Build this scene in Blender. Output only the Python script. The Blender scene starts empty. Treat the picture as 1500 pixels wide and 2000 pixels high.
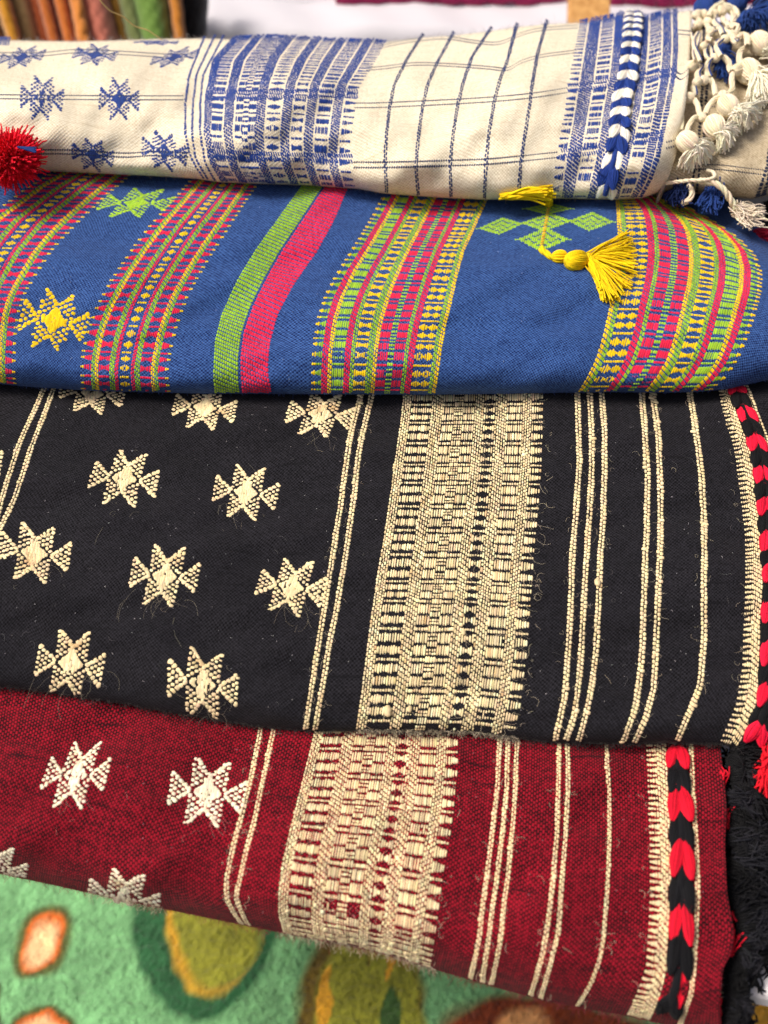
import bpy, math, random
import numpy as np
from mathutils import Vector
random.seed(7); rng = np.random.default_rng(7)
SC = bpy.context.scene; COL = SC.collection

# ------------------------------------------------------------------ camera, sky, sun, exposure
PITCH = math.radians(45); FPX = 2050.0
CAM = np.array([0.0, 0.0, 0.98])
RIGHT = np.array([1.0, 0, 0]); UP = np.array([0, math.sin(PITCH), math.cos(PITCH)]); FWD = np.array([0, math.cos(PITCH), -math.sin(PITCH)])
cd = bpy.data.cameras.new('camera'); cam = bpy.data.objects.new('camera', cd); COL.objects.link(cam)
cam.location = CAM; cam.rotation_euler = (math.pi / 2 - PITCH, 0, 0)
cd.sensor_fit = 'VERTICAL'; cd.sensor_height = 36; cd.lens = 18 / (1000 / FPX)
cd.clip_start = .01; cd.clip_end = 100
cd.dof.use_dof = True; cd.dof.focus_distance = .50; cd.dof.aperture_fstop = 7.8
SC.camera = cam
SUN_EL, SUN_AZ = math.radians(57), math.radians(-96)      # azimuth measured from +Y towards +X: from the left
w = bpy.data.worlds.new('World'); SC.world = w; w.use_nodes = True
nt = w.node_tree; nt.nodes.clear()
sky = nt.nodes.new('ShaderNodeTexSky'); sky.sky_type = 'NISHITA'; sky.sun_disc = False
sky.sun_elevation = SUN_EL; sky.sun_rotation = SUN_AZ; sky.dust_density = 6.0; sky.air_density = .45; sky.ozone_density = .2
bg = nt.nodes.new('ShaderNodeBackground'); bg.inputs[1].default_value = .11
wo = nt.nodes.new('ShaderNodeOutputWorld'); nt.links.new(sky.outputs[0], bg.inputs[0]); nt.links.new(bg.outputs[0], wo.inputs[0])
sl = bpy.data.lights.new('sun', 'SUN'); sl.energy = 2.6; sl.angle = math.radians(20); sl.color = (1, .92, .82)
so = bpy.data.objects.new('sun', sl); COL.objects.link(so)
sd = Vector((math.sin(SUN_AZ) * math.cos(SUN_EL), math.cos(SUN_AZ) * math.cos(SUN_EL), math.sin(SUN_EL)))
so.rotation_euler = sd.to_track_quat('Z', 'Y').to_euler(); so.location = sd * 3
SC.view_settings.view_transform = 'Standard'; SC.view_settings.look = 'None'
SC.view_settings.exposure = 0.28; SC.view_settings.gamma = 1

# ------------------------------------------------------------------ helpers
def srgb(r, g, b):
    f = lambda c: (c / 255 / 12.92) if c / 255 <= .04045 else ((c / 255 + .055) / 1.055) ** 2.4
    return (f(r), f(g), f(b))

def link(name, me, parent=None, mat=None, kind=None, label=None, smooth=True):
    o = bpy.data.objects.new(name, me); COL.objects.link(o)
    if mat: me.materials.append(mat)
    if smooth and len(me.polygons): me.polygons.foreach_set('use_smooth', [True] * len(me.polygons))
    if parent: o.parent = parent; o.matrix_parent_inverse = parent.matrix_world.inverted() if False else o.matrix_parent_inverse
    if kind: o['kind'] = kind
    if label: o['label'] = label
    return o

def mesh(name, V, F, mat, parent=None, col=None, kind=None, label=None, uv=None, smooth=True):
    """V (n,3) array, F (m,4) or list; world coordinates; a child's vertices are made local to its root."""
    V = np.asarray(V, float).reshape(-1, 3)
    if parent is not None:
        r = parent; off = np.zeros(3)
        while r is not None:
            off += np.array(r.location); r = r.parent
        V = V - off
    me = bpy.data.meshes.new(name); F = np.asarray(F, dtype=np.int32)
    n, m, k = len(V), len(F), F.shape[1]
    me.vertices.add(n); me.vertices.foreach_set('co', V.astype(np.float32).ravel())
    me.loops.add(m * k); me.loops.foreach_set('vertex_index', F.ravel())
    me.polygons.add(m); me.polygons.foreach_set('loop_start', np.arange(0, m * k, k, dtype=np.int32))
    me.polygons.foreach_set('loop_total', np.full(m, k, np.int32)) if False else None
    if col is not None:
        a = me.color_attributes.new('Col', 'FLOAT_COLOR', 'POINT')
        c = np.ones((n, 4), np.float32); c[:, :3] = col; a.data.foreach_set('color', c.ravel())
    if uv is not None:
        l = me.uv_layers.new(name='UVMap'); l.data.foreach_set('uv', np.asarray(uv, np.float32)[F.ravel()].ravel())
    me.update(calc_edges=True); me.validate()
    return link(name, me, parent, mat, kind, label, smooth)

def empty(name, loc, label=None, cat=None, group=None):
    o = bpy.data.objects.new(name, None); COL.objects.link(o); o.location = loc; o.empty_display_size = .02
    if label: o['label'] = label
    if cat: o['category'] = cat
    if group: o['group'] = group
    return o

def tag(o, label, cat, group=None):
    o['label'] = label; o['category'] = cat
    if group: o['group'] = group
    return o

def grid_faces(nr, nc, off=0):
    i = np.arange(nr - 1)[:, None] * nc + np.arange(nc - 1)[None, :]
    i = i.ravel() + off
    return np.stack([i, i + nc, i + nc + 1, i + 1], 1)

# --- stitches: little padded capsules lying on a surface
def stitch_arrays(P0, P1, N, w, h, col):
    P0 = np.asarray(P0); P1 = np.asarray(P1); n = len(P0)
    a = P1 - P0; ln = np.linalg.norm(a, axis=1, keepdims=True) + 1e-9; a = a / ln
    b = np.cross(N, a); b /= np.linalg.norm(b, axis=1, keepdims=True) + 1e-9
    nn = np.cross(a, b)
    ts = [0, .2, .8, 1]; ws = [.5, 1, 1, .5]; hs = [.05, .95, .95, .05]
    an = [math.pi * k / 3 for k in range(4)]
    V = np.empty((n, 4, 4, 3)); w = np.asarray(w).reshape(-1, 1) * np.ones((n, 1)); h = np.asarray(h).reshape(-1, 1) * np.ones((n, 1))
    for i in range(4):
        c = P0 + (P1 - P0) * ts[i]
        for j in range(4):
            V[:, i, j] = c + b * (math.cos(an[j]) * w * .5 * ws[i]) + nn * (math.sin(an[j]) * h * hs[i] - h * .15)
    f = grid_faces(4, 4)[None] + (np.arange(n) * 16)[:, None, None]
    C = np.repeat(np.asarray(col), 16, axis=0)
    return V.reshape(-1, 3), f.reshape(-1, 4)[:, ::-1], C

class Bag:
    def __init__(s): s.V = []; s.F = []; s.C = []; s.n = 0
    def add(s, V, F, C):
        if len(V) == 0: return
        s.V.append(V); s.F.append(F + s.n); s.C.append(C); s.n += len(V)
    def stitches(s, *a): s.add(*stitch_arrays(*a))
    def tubes(s, *a, **k): s.add(*tube_arrays(*a, **k))
    def build(s, name, mat, parent=None, kind=None, label=None):
        if not s.n: return None
        return mesh(name, np.concatenate(s.V), np.concatenate(s.F), mat, parent, np.concatenate(s.C), kind, label)

def tube_arrays(P, r, col, sides=4, taper=None):
    """P (n,k,3) centre lines, r scalar / (n,) / (k,), col (n,3)"""
    P = np.asarray(P, float); n, k, _ = P.shape
    T = np.gradient(P, axis=1); T /= np.linalg.norm(T, axis=2, keepdims=True) + 1e-9
    ref = np.array([.31, .27, .91]); B = np.cross(T, ref); B /= np.linalg.norm(B, axis=2, keepdims=True) + 1e-9
    Nn = np.cross(T, B)
    R = np.ones((n, k)) * (np.asarray(r, float).reshape(-1, 1) if np.ndim(r) == 1 and len(r) == n else np.asarray(r, float))
    if taper is not None: R = R * np.asarray(taper)[None, :]
    V = np.empty((n, k, sides, 3))
    for j in range(sides):
        a = 2 * math.pi * j / sides
        V[:, :, j] = P + (B * math.cos(a) + Nn * math.sin(a)) * R[..., None]
    f = []
    for i in range(k - 1):
        for j in range(sides):
            j2 = (j + 1) % sides
            f.append([i * sides + j, i * sides + j2, (i + 1) * sides + j2, (i + 1) * sides + j])
    f = np.array(f)[None] + (np.arange(n) * k * sides)[:, None, None]
    col = np.asarray(col, float).reshape(-1, 3) * np.ones((n, 1))
    return V.reshape(-1, 3), f.reshape(-1, 4), np.repeat(col, k * sides, axis=0)

def jitter_col(c, n, amt=.12, hue=.03):
    c = np.asarray(c)[None] * (1 + rng.normal(0, amt, (n, 1))) * (1 + rng.normal(0, hue, (n, 3)))
    return np.clip(c, .002, .95)

def smooth_path(pts, k):
    pts = np.asarray(pts, float); n = len(pts)
    if n == 2: t = np.linspace(0, 1, k)[:, None]; return pts[0] * (1 - t) + pts[1] * t
    P = np.vstack([2 * pts[0] - pts[1], pts, 2 * pts[-1] - pts[-2]])
    out = []
    for u in np.linspace(0, n - 1 - 1e-6, k):
        i = int(u); t = u - i; a, b, c, d = P[i:i + 4]
        out.append(.5 * ((2 * b) + (c - a) * t + (2 * a - 5 * b + 4 * c - d) * t * t + (3 * b - a - 3 * c + d) * t ** 3))
    return np.array(out)

# ------------------------------------------------------------------ materials
def new_mat(name):
    m = bpy.data.materials.new(name); m.use_nodes = True; m.node_tree.nodes.clear()
    return m, m.node_tree
class NB:
    def __init__(s, nt): s.nt = nt
    def n(s, t, **k):
        x = s.nt.nodes.new(t)
        for a, b in k.items(): setattr(x, a, b)
        return x
    def m(s, op, a, b=None, c=None, clamp=False):
        x = s.n('ShaderNodeMath', operation=op); x.use_clamp = clamp
        for i, v in enumerate((a, b, c)):
            if v is None: continue
            if isinstance(v, (int, float)): x.inputs[i].default_value = v
            else: s.nt.links.new(v, x.inputs[i])
        return x.outputs[0]
    def mix(s, f, a, b, bt='MIX'):
        x = s.n('ShaderNodeMix', data_type='RGBA', blend_type=bt)
        for i, v in ((0, f), (6, a), (7, b)):
            if isinstance(v, (int, float)): x.inputs[i].default_value = v
            elif isinstance(v, tuple): x.inputs[i].default_value = (*v[:3], 1)
            else: s.nt.links.new(v, x.inputs[i])
        return x.outputs[2]
    def noise(s, vec, scale, detail=3, rough=.55, out=0):
        x = s.n('ShaderNodeTexNoise'); x.inputs['Scale'].default_value = scale
        x.inputs['Detail'].default_value = detail; x.inputs['Roughness'].default_value = rough
        if vec is not None: s.nt.links.new(vec, x.inputs['Vector'])
        return x.outputs[out]
    def ramp(s, f, lo, hi):
        return s.m('MULTIPLY_ADD', f, 1 / (hi - lo), -lo / (hi - lo), clamp=True)
    def vec(s, x, y, z=0.0):
        c = s.n('ShaderNodeCombineXYZ')
        for i, v in enumerate((x, y, z)):
            if isinstance(v, (int, float)): c.inputs[i].default_value = v
            else: s.nt.links.new(v, c.inputs[i])
        return c.outputs[0]
    def finish(s, col, height=None, dist=.0003, rough=.9, sheen=.25, strength=1.0, spec=.25, sub=0):
        b = s.n('ShaderNodeBsdfPrincipled'); o = s.n('ShaderNodeOutputMaterial')
        if isinstance(col, tuple): b.inputs['Base Color'].default_value = (*col, 1)
        else: s.nt.links.new(col, b.inputs['Base Color'])
        b.inputs['Roughness'].default_value = rough; b.inputs['Specular IOR Level'].default_value = spec
        b.inputs['Sheen Weight'].default_value = sheen; b.inputs['Sheen Roughness'].default_value = .5
        if height is not None:
            u = s.n('ShaderNodeBump'); u.inputs['Distance'].default_value = dist; u.inputs['Strength'].default_value = strength
            s.nt.links.new(height, u.inputs['Height']); s.nt.links.new(u.outputs[0], b.inputs['Normal'])
        s.nt.links.new(b.outputs[0], o.inputs[0]); return b

def yarn_mat(name, sheen=.15, fibre=5000, rough=.85):
    m, nt = new_mat(name); B = NB(nt)
    a = B.n('ShaderNodeVertexColor', layer_name='Col').outputs[0]
    geo = B.n('ShaderNodeNewGeometry').outputs['Position']
    n1 = B.noise(geo, fibre, 2); n2 = B.noise(geo, 260, 3)
    f = B.m('MULTIPLY_ADD', n1, .5, .75); f = B.m('MULTIPLY', f, B.m('MULTIPLY_ADD', n2, .35, .83))
    c = B.mix(1.0, a, B.vec(f, f, f), 'MULTIPLY')
    B.finish(c, n1, .00015, rough, sheen, .6, .15); return m
YARN = yarn_mat('cotton_yarn', .08)
FLOSS = yarn_mat('glossy_yarn', .03, 3500, .7)

def weave_mat(name, dark, light, pu, pv, contrast, streak, style='plain', slub=None, bump=.00022, blot=.12):
    """UV is in metres on the cloth: U across the shawl, V along its bands."""
    m, nt = new_mat(name); B = NB(nt)
    uvn = B.n('ShaderNodeUVMap').outputs[0]; sp = B.n('ShaderNodeSeparateXYZ'); nt.links.new(uvn, sp.inputs[0])
    U, V = sp.outputs[0], sp.outputs[1]
    nz = B.noise(uvn, 60, 3); nz2 = B.noise(uvn, 23, 2)
    U2 = B.m('ADD', U, B.m('MULTIPLY', B.m('SUBTRACT', nz, .5), pu * 1.2))
    V2 = B.m('ADD', V, B.m('MULTIPLY', B.m('SUBTRACT', nz2, .5), pv * 5))
    tp = 2 * math.pi
    if style == 'dash':      # short dashes along V, staggered from column to column
        cu = B.m('DIVIDE', U2, pu); fl = B.m('FLOOR', cu)
        x = B.m('ABSOLUTE', B.m('SUBTRACT', B.m('FRACT', cu), .5))
        rnd = B.n('ShaderNodeTexWhiteNoise', noise_dimensions='1D'); nt.links.new(fl, rnd.inputs['W'])
        cv = B.m('ADD', B.m('DIVIDE', V2, pv), B.m('MULTIPLY_ADD', fl, .5, B.m('MULTIPLY', rnd.outputs[0], .12)))
        y = B.m('ABSOLUTE', B.m('SUBTRACT', B.m('FRACT', cv), .5))
        hx = B.m('COSINE', B.m('MULTIPLY', x, math.pi)); hy = B.ramp(y, .43, .22)
        h = B.m('MULTIPLY', hx, hy)
        cell = B.vec(fl, B.m('FLOOR', cv)); wn = B.n('ShaderNodeTexWhiteNoise', noise_dimensions='2D'); nt.links.new(cell, wn.inputs['Vector'])
        cellv = wn.outputs[0]
    else:
        su = B.m('SINE', B.m('MULTIPLY', U2, tp / pu)); sv = B.m('SINE', B.m('MULTIPLY', V2, tp / pv))
        if style == 'twill':
            h = B.m('SINE', B.m('ADD', B.m('MULTIPLY', U2, tp / pu), B.m('MULTIPLY', V2, tp / pv)))
            h = B.m('ADD', B.m('MULTIPLY', h, .6), B.m('MULTIPLY', B.m('MULTIPLY', su, sv), .4))
        else: h = B.m('MULTIPLY', su, sv)
        h = B.m('MULTIPLY_ADD', h, .5, .5)
        cell = B.vec(B.m('FLOOR', B.m('DIVIDE', U2, pu * .5)), B.m('FLOOR', B.m('DIVIDE', V2, pv * .5)))
        wn = B.n('ShaderNodeTexWhiteNoise', noise_dimensions='2D'); nt.links.new(cell, wn.inputs['Vector']); cellv = wn.outputs[0]
    # yarns of uneven thickness: streaks that run across (along U)
    st = B.noise(B.vec(B.m('MULTIPLY', U, 18), B.m('MULTIPLY', V, 900)), 1, 2, .6)
    st2 = B.noise(B.vec(B.m('MULTIPLY', U, 700), B.m('MULTIPLY', V, 22)), 1, 2, .6)
    lvl = B.m('ADD', B.m('MULTIPLY', h, contrast), B.m('MULTIPLY', B.m('SUBTRACT', cellv, .5), contrast * .45))
    lvl = B.m('ADD', lvl, B.m('MULTIPLY', B.m('SUBTRACT', st, .5), streak)); lvl = B.m('ADD', lvl, B.m('MULTIPLY', B.m('SUBTRACT', st2, .5), streak * .6))
    lvl = B.m('ADD', lvl, .5 - contrast * .5, clamp=True)
    c = B.mix(lvl, dark, light)
    if slub:
        s1 = B.noise(B.vec(B.m('MULTIPLY', U, 26), B.m('MULTIPLY', V, 420)), 1, 2, .5)
        c = B.mix(B.m('MULTIPLY', B.ramp(s1, .62, .74), slub[1]), c, slub[0])
    big = B.noise(uvn, 14, 4); g = B.m('MULTIPLY_ADD', B.m('SUBTRACT', big, .5), blot * 2, 1.0)
    c = B.mix(1.0, c, B.vec(g, g, g), 'MULTIPLY')
    hh = B.m('ADD', h, B.m('MULTIPLY', st, .8))
    B.finish(c, hh, bump, .92, .04, .9, .15); return m

M_RED = weave_mat('maroon_shot_weave', srgb(17, 5, 9), srgb(158, 16, 38), .00105, .0018, 1.2, .85, 'dash', slub=(srgb(26, 8, 14), .9))
M_BLACK = weave_mat('black_weave', srgb(3, 3, 5), srgb(38, 37, 43), .0017, .0017, 1.1, .35, 'plain', slub=(srgb(12, 12, 16), .7))
M_BLUE = weave_mat('blue_weave', srgb(6, 24, 72), srgb(62, 98, 160), .0018, .0017, 1.0, .30, 'plain', blot=.08)
M_WHITE = weave_mat('cream_weave', srgb(190, 172, 136), srgb(252, 246, 226), .0019, .0019, .62, .42, 'plain', slub=(srgb(190, 172, 138), .5), blot=.05)
M_COARSE = weave_mat('coarse_cream_weave', srgb(128, 108, 76), srgb(226, 212, 182), .0017, .0017, .75, .25, 'plain', blot=.06)

def flat_mat(name, col, scale=60, var=.25, rough=.9, bump=.001, stretch=None, sheen=.2):
    m, nt = new_mat(name); B = NB(nt)
    co = B.n('ShaderNodeTexCoord').outputs['Object']
    if stretch:
        mp = B.n('ShaderNodeMapping'); mp.inputs['Scale'].default_value = stretch; nt.links.new(co, mp.inputs[0]); co = mp.outputs[0]
    n = B.noise(co, scale, 5, .6); f = B.m('MULTIPLY_ADD', B.m('SUBTRACT', n, .5), var * 2, 1.0)
    c = B.mix(1.0, col, B.vec(f, f, f), 'MULTIPLY'); B.finish(c, n, bump, rough, sheen); return m

# ------------------------------------------------------------------ the pile: pixel ray -> point at height h over the sloping pile
ALPHA = math.radians(18)
NP = np.array([0, -math.sin(ALPHA), math.cos(ALPHA)]); EP = np.array([0, math.cos(ALPHA), math.sin(ALPHA)])
KP = .5 * FWD.dot(NP)
def rays(px, py):
    px = np.asarray(px, float)[..., None]; py = np.asarray(py, float)[..., None]
    return FWD + RIGHT * (px - 750) / FPX - UP * (py - 1000) / FPX
def lift(px, py, h):
    d = rays(px, py); t = (KP + np.asarray(h)) / (d @ NP)
    return CAM + d * t[..., None]
def at_depth(px, py, t): return CAM + rays(px, py) * np.asarray(t)[..., None]
def at_z(px, py, z):
    d = rays(px, py); return CAM + d * ((z - CAM[2]) / d[..., 2])[..., None]
def sstep(x, a, b):
    t = np.clip((x - a) / (b - a), 0, 1); return t * t * (3 - 2 * t)

class Cloth:
    """A fold of cloth seen between an upper and a lower outline; heights in metres over the pile's slope."""
    def __init__(s, top, bot, h0, h1, hb, Rb, wt=None, ht=0, Rt=60, seed=1, wr=.0008, bumps=()):
        s.top = np.array(top, float); s.bot = np.array(bot, float)
        s.h0, s.h1, s.hb, s.Rb, s.wt, s.ht, s.Rt, s.bumps = h0, h1, hb, Rb, wt, ht, Rt, bumps
        r = np.random.default_rng(seed); s.w = []
        for lam, amp in ((420, 1.4), (260, 1.2), (170, .9), (110, .6), (75, .35), (50, .2)):
            for q in range(2):
                a = r.normal(math.pi / 2, .7); s.w.append((math.cos(a) * 2 * math.pi / lam, math.sin(a) * 2 * math.pi / lam, r.uniform(0, 6.28), amp * wr))
    def yt(s, x): return np.interp(x, s.top[:, 0], s.top[:, 1])
    def yb(s, x): return np.interp(x, s.bot[:, 0], s.bot[:, 1])
    def s_of(s, x, y): a = s.yt(x); return (y - a) / (s.yb(x) - a)
    def height(s, px, py):
        a, b = s.yt(px), s.yb(px); t = (py - a) / (b - a)
        tt = np.clip(t, 0, 1)
        H = s.h0 + (s.h1 - s.h0) * np.sin(np.pi / 2 * np.clip(tt / .62, 0, 1)) + np.minimum(t, 0) * .012
        for kx, ky, ph, am in s.w: H = H + am * np.sin(kx * px + ky * py + ph)
        for cx, cy, rx, ry, ang, am in s.bumps:
            dx, dy = px - cx, py - cy; u = dx * math.cos(ang) + dy * math.sin(ang); v = -dx * math.sin(ang) + dy * math.cos(ang)
            H = H + am * np.exp(-(u / rx) ** 2 - (v / ry) ** 2)
        d = np.clip((b - py) / s.Rb, 0, 1); pb = np.sqrt(np.maximum(1 - (1 - d) ** 2, 0))
        h = s.hb + (H - s.hb) * pb
        if s.wt:
            wt = sstep(px, *s.wt) if isinstance(s.wt, tuple) else 1.0
            d = np.clip((py - a) / s.Rt, 0, 1); pt = np.sqrt(np.maximum(1 - (1 - d) ** 2, 0))
            h = h - wt * (1 - pt) * (h - s.ht)
        return h
    def P(s, px, py, up=0.0): return lift(px, py, s.height(px, py) + up)
    def N(s, px, py, e=2.0):
        u = s.P(px + e, py) - s.P(px - e, py); v = s.P(px, py - e) - s.P(px, py + e)
        n = np.cross(u, v); n /= np.linalg.norm(n, axis=-1, keepdims=True) + 1e-12
        return n
    def set_curves(s, curves):
        s.sg = np.linspace(-.05, 1, 260); s.cx = []
        ker = np.exp(-np.linspace(-2.2, 2.2, 25) ** 2); ker /= ker.sum()
        for c in curves:
            c = np.array(c, float); ss = s.s_of(c[:, 0], c[:, 1]); o = np.argsort(ss)
            g = s.sg; x = np.interp(g, ss[o], c[o, 0])
            lo, hi = ss[o][0], ss[o][-1]          # extrapolate the ends in a straight line
            k0 = (c[o[1], 0] - c[o[0], 0]) / max(ss[o][1] - lo, .02); k1 = (c[o[-1], 0] - c[o[-2], 0]) / max(hi - ss[o][-2], .02)
            x = np.where(g < lo, c[o[0], 0] + (g - lo) * k0, x); x = np.where(g > hi, c[o[-1], 0] + (g - hi) * k1, x)
            xp = np.concatenate([x[0] + (x[1] - x[0]) * np.arange(-12, 0), x, x[-1] + (x[-1] - x[-2]) * np.arange(1, 13)])
            s.cx.append(np.convolve(xp, ker, 'valid'))
    def X(s, k, t):
        if isinstance(k, tuple): return np.interp(t, s.sg, s.cx[k[0]]) + k[1]
        return np.interp(t, s.sg, s.cx[k])
    def Y(s, x, t): a = s.yt(x); return a + t * (s.yb(x) - a)
    def build(s, name, mat, parent, step=7, rows=170, back=.012, fwd=.012, label=None, under=.016):
        S = (1 - np.cos(np.linspace(0, np.pi, rows))) / 2
        xs = []; us = []; u = 0.0; vs = []
        for k in range(len(s.cx) - 1):
            a, b = s.X(k, S), s.X(k + 1, S); n = max(2, int(np.mean(b - a) / step))
            m = rows // 2; w = np.linalg.norm(s.P(b[m:m + 1], s.Y(b[m:m + 1], S[m:m + 1])) - s.P(a[m:m + 1], s.Y(a[m:m + 1], S[m:m + 1])))
            for i in range(n + (k == len(s.cx) - 2)): xs.append(a + (b - a) * i / n); us.append(u + w * i / n)
            u += w
        Xg = np.array(xs).T; Yg = s.Y(Xg, S[:, None]); P = s.P(Xg, Yg)
        seg = np.linalg.norm(np.diff(P, axis=0), axis=2); Vv = np.vstack([np.zeros((1, P.shape[1])), np.cumsum(seg, 0)])
        k = np.ones((1, 61)) / 61
        # hidden continuation under the neighbours
        topx = [P[0] + EP * (.008 * i) - NP * (.0028 * i + (back if s.wt is True else 0) * i) for i in range(6, 0, -1)]
        botx = [P[-1] + EP * (.005 * i) - NP * (.0006 * i * i if name else 0) for i in range(1, 7)]
        A = np.concatenate([np.array(topx), P, np.array(botx)]); Va = np.concatenate([Vv[:1] - .008 * np.arange(6, 0, -1)[:, None], Vv, Vv[-1:] + .005 * np.arange(1, 7)[:, None]])
        Ua = np.tile(np.array(us), (A.shape[0], 1))
        L = A[:, :1] - NP * under; R = A[:, -1:] - NP * under + RIGHT * 0
        A = np.concatenate([L, A, R], 1); Va = np.concatenate([Va[:, :1], Va, Va[:, -1:]], 1); Ua = np.concatenate([Ua[:, :1] - under, Ua, Ua[:, -1:] + under], 1)
        nr, nc = A.shape[:2]
        return mesh(name, A.reshape(-1, 3), grid_faces(nr, nc), mat, parent, uv=np.stack([Ua.ravel(), Va.ravel()], 1), label=label)

# --- woven patterns: floats (centre, length) over a period, in cells
BLK = (15.0, [(2.6, 5.2), (8.6, 5.2), (13.3, 1.7)])
MID = (15.0, [(1.0, 1.3), (2.9, 1.3), (5.5, 2.6), (8.6, 1.3), (10.2, 1.2), (13.0, 3.2)])
CHK = (10.0, [(1.7, 3.2), (5.0, 1.2), (7.5, 2.0)])
def band(cl, L, R, spec, q, parent, name='woven_band', hgt=.00042, s0=-.03, s1=.995, label=None, slub=0.0, jit=1.0, wf=1.0, mat=None, amt=.09):
    """spec: (pattern, colour, columns[, shape]) ; shape gives the float scale for each column"""
    cols = []
    for it in spec:
        pat, c, n = it[:3]; shp = it[3] if len(it) > 3 else None
        for i in range(n): cols.append((pat, c, 1.0 if shp is None else shp((i + .5) / n), i))
    n = len(cols); S = s0 + (s1 - s0) * (1 - np.cos(np.linspace(0, np.pi, 400))) / 2
    xm = (cl.X(L, S) + cl.X(R, S)) / 2; Pm = cl.P(xm, cl.Y(xm, S)); V = np.concatenate([[0], np.cumsum(np.linalg.norm(np.diff(Pm, axis=0), axis=1))])
    bag = Bag(); vmax = V[-1]
    for j, (pat, c, sc, i) in enumerate(cols):
        if c is None: continue
        f = (j + .5) / n
        if pat == 'tw': per, runs, off = 2.5, [(1.02, 2.1)], j * .85
        elif pat == 'twf': per, runs, off = 1.75, [(.7, 1.48)], j * .6
        elif pat == 'tw2': per, runs, off = 2.2, [(.9, 1.85)], -j * .8
        elif pat == 'rope': per, runs, off = 2.3, [(1.0, 2.0)], j * 1.15
        elif pat == 'tws': per, runs, off = 3.4, [(1.5, 2.9)], j * .8
        else: per, runs, off = pat[0], pat[1], 0
        nper = int(vmax / (q * per)) + 2
        base = np.arange(-1, nper) * per + off % per
        cen = []; ln = []
        for cc, l in runs:
            l2 = max(l * sc, 1.05) if l > 1.5 else l * (1 if sc > .25 else .9)
            cen.append(base + cc); ln.append(np.full(len(base), l2))
        cen = np.concatenate(cen); ln = np.concatenate(ln)
        cen = cen + rng.normal(0, .08 * jit, len(cen)); ln = ln * (1 + rng.normal(0, .05 * jit, len(ln)))
        v0 = (cen - ln / 2) * q; v1 = (cen + ln / 2) * q
        ok = (v1 < vmax) & (v0 > 0); v0, v1 = v0[ok], v1[ok]
        if not len(v0): continue
        sa, sb = np.interp(v0, V, S), np.interp(v1, V, S)
        def pix(t):
            a, b = cl.X(L, t), cl.X(R, t); x = a + (b - a) * f; return x, cl.Y(x, t)
        xa, ya = pix(sa); xb, yb = pix(sb); jx = rng.normal(0, .35 * jit, len(xa)); xa = xa + jx; xb = xb + jx
        P0, P1 = cl.P(xa, ya), cl.P(xb, yb); xm2, ym2 = (xa + xb) / 2, (ya + yb) / 2
        N = cl.N(xm2, ym2)
        pa, pb_ = pix(np.clip((sa + sb) / 2, 0, 1)); a, b = cl.X(L, (sa + sb) / 2), cl.X(R, (sa + sb) / 2)
        e1 = cl.P(xm2 + 3, ym2) - cl.P(xm2 - 3, ym2); wpx = (b - a) / n; wid = np.linalg.norm(e1, axis=1) / 6 * wpx
        # slow swelling of the hand-spun yarn along its length, with random slubs
        ph = rng.uniform(0, 6.28, 3); vv = (v0 + v1) / 2
        sw = 1 + .07 * np.sin(vv * 300 + ph[0]) + .06 * np.sin(vv * 760 + ph[1]) + rng.normal(0, .05, len(vv))
        w = wid * wf * sw; h = hgt * sw
        C = jitter_col(c, len(vv), amt)
        if slub:
            br = .5 + .5 * np.sin(vv * 160 + ph[2] + 1.7 * math.sin(j)); br = np.clip((br - .80) * 4, 0, 1) * rng.uniform(0, 1, len(vv)) * (rng.random() < .5)
            C = C * (1 - br[:, None] * slub * np.array([.35, .5, .62]))
            big = rng.random(len(vv)) < .02; w = np.where(big, w * 1.8, w); h = np.where(big, h * 1.9, h); w = w * (1 + .16 * np.sin(vv * 210 + ph[1] + .9 * j)) 
        bag.stitches(P0, P1, N, w, h, C)
    return bag.build(name, mat or YARN, parent, 'stuff', label)

CREAM2 = srgb(246, 234, 202); CREAM = srgb(238, 217, 170); NAVY = srgb(34, 62, 132); YEL = srgb(226, 190, 20); GRN = srgb(138, 178, 44); PNK = srgb(214, 36, 72); LIME = srgb(150, 190, 52)
up = lambda t: .28 + .72 * t
dn = lambda t: 1 - .72 * t
dia = lambda t: 1 - abs(2 * t - 1) * .75
hour = lambda t: .35 + abs(2 * t - 1) * .65
dia2 = lambda t: dia((t * 2) % 1)

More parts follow.
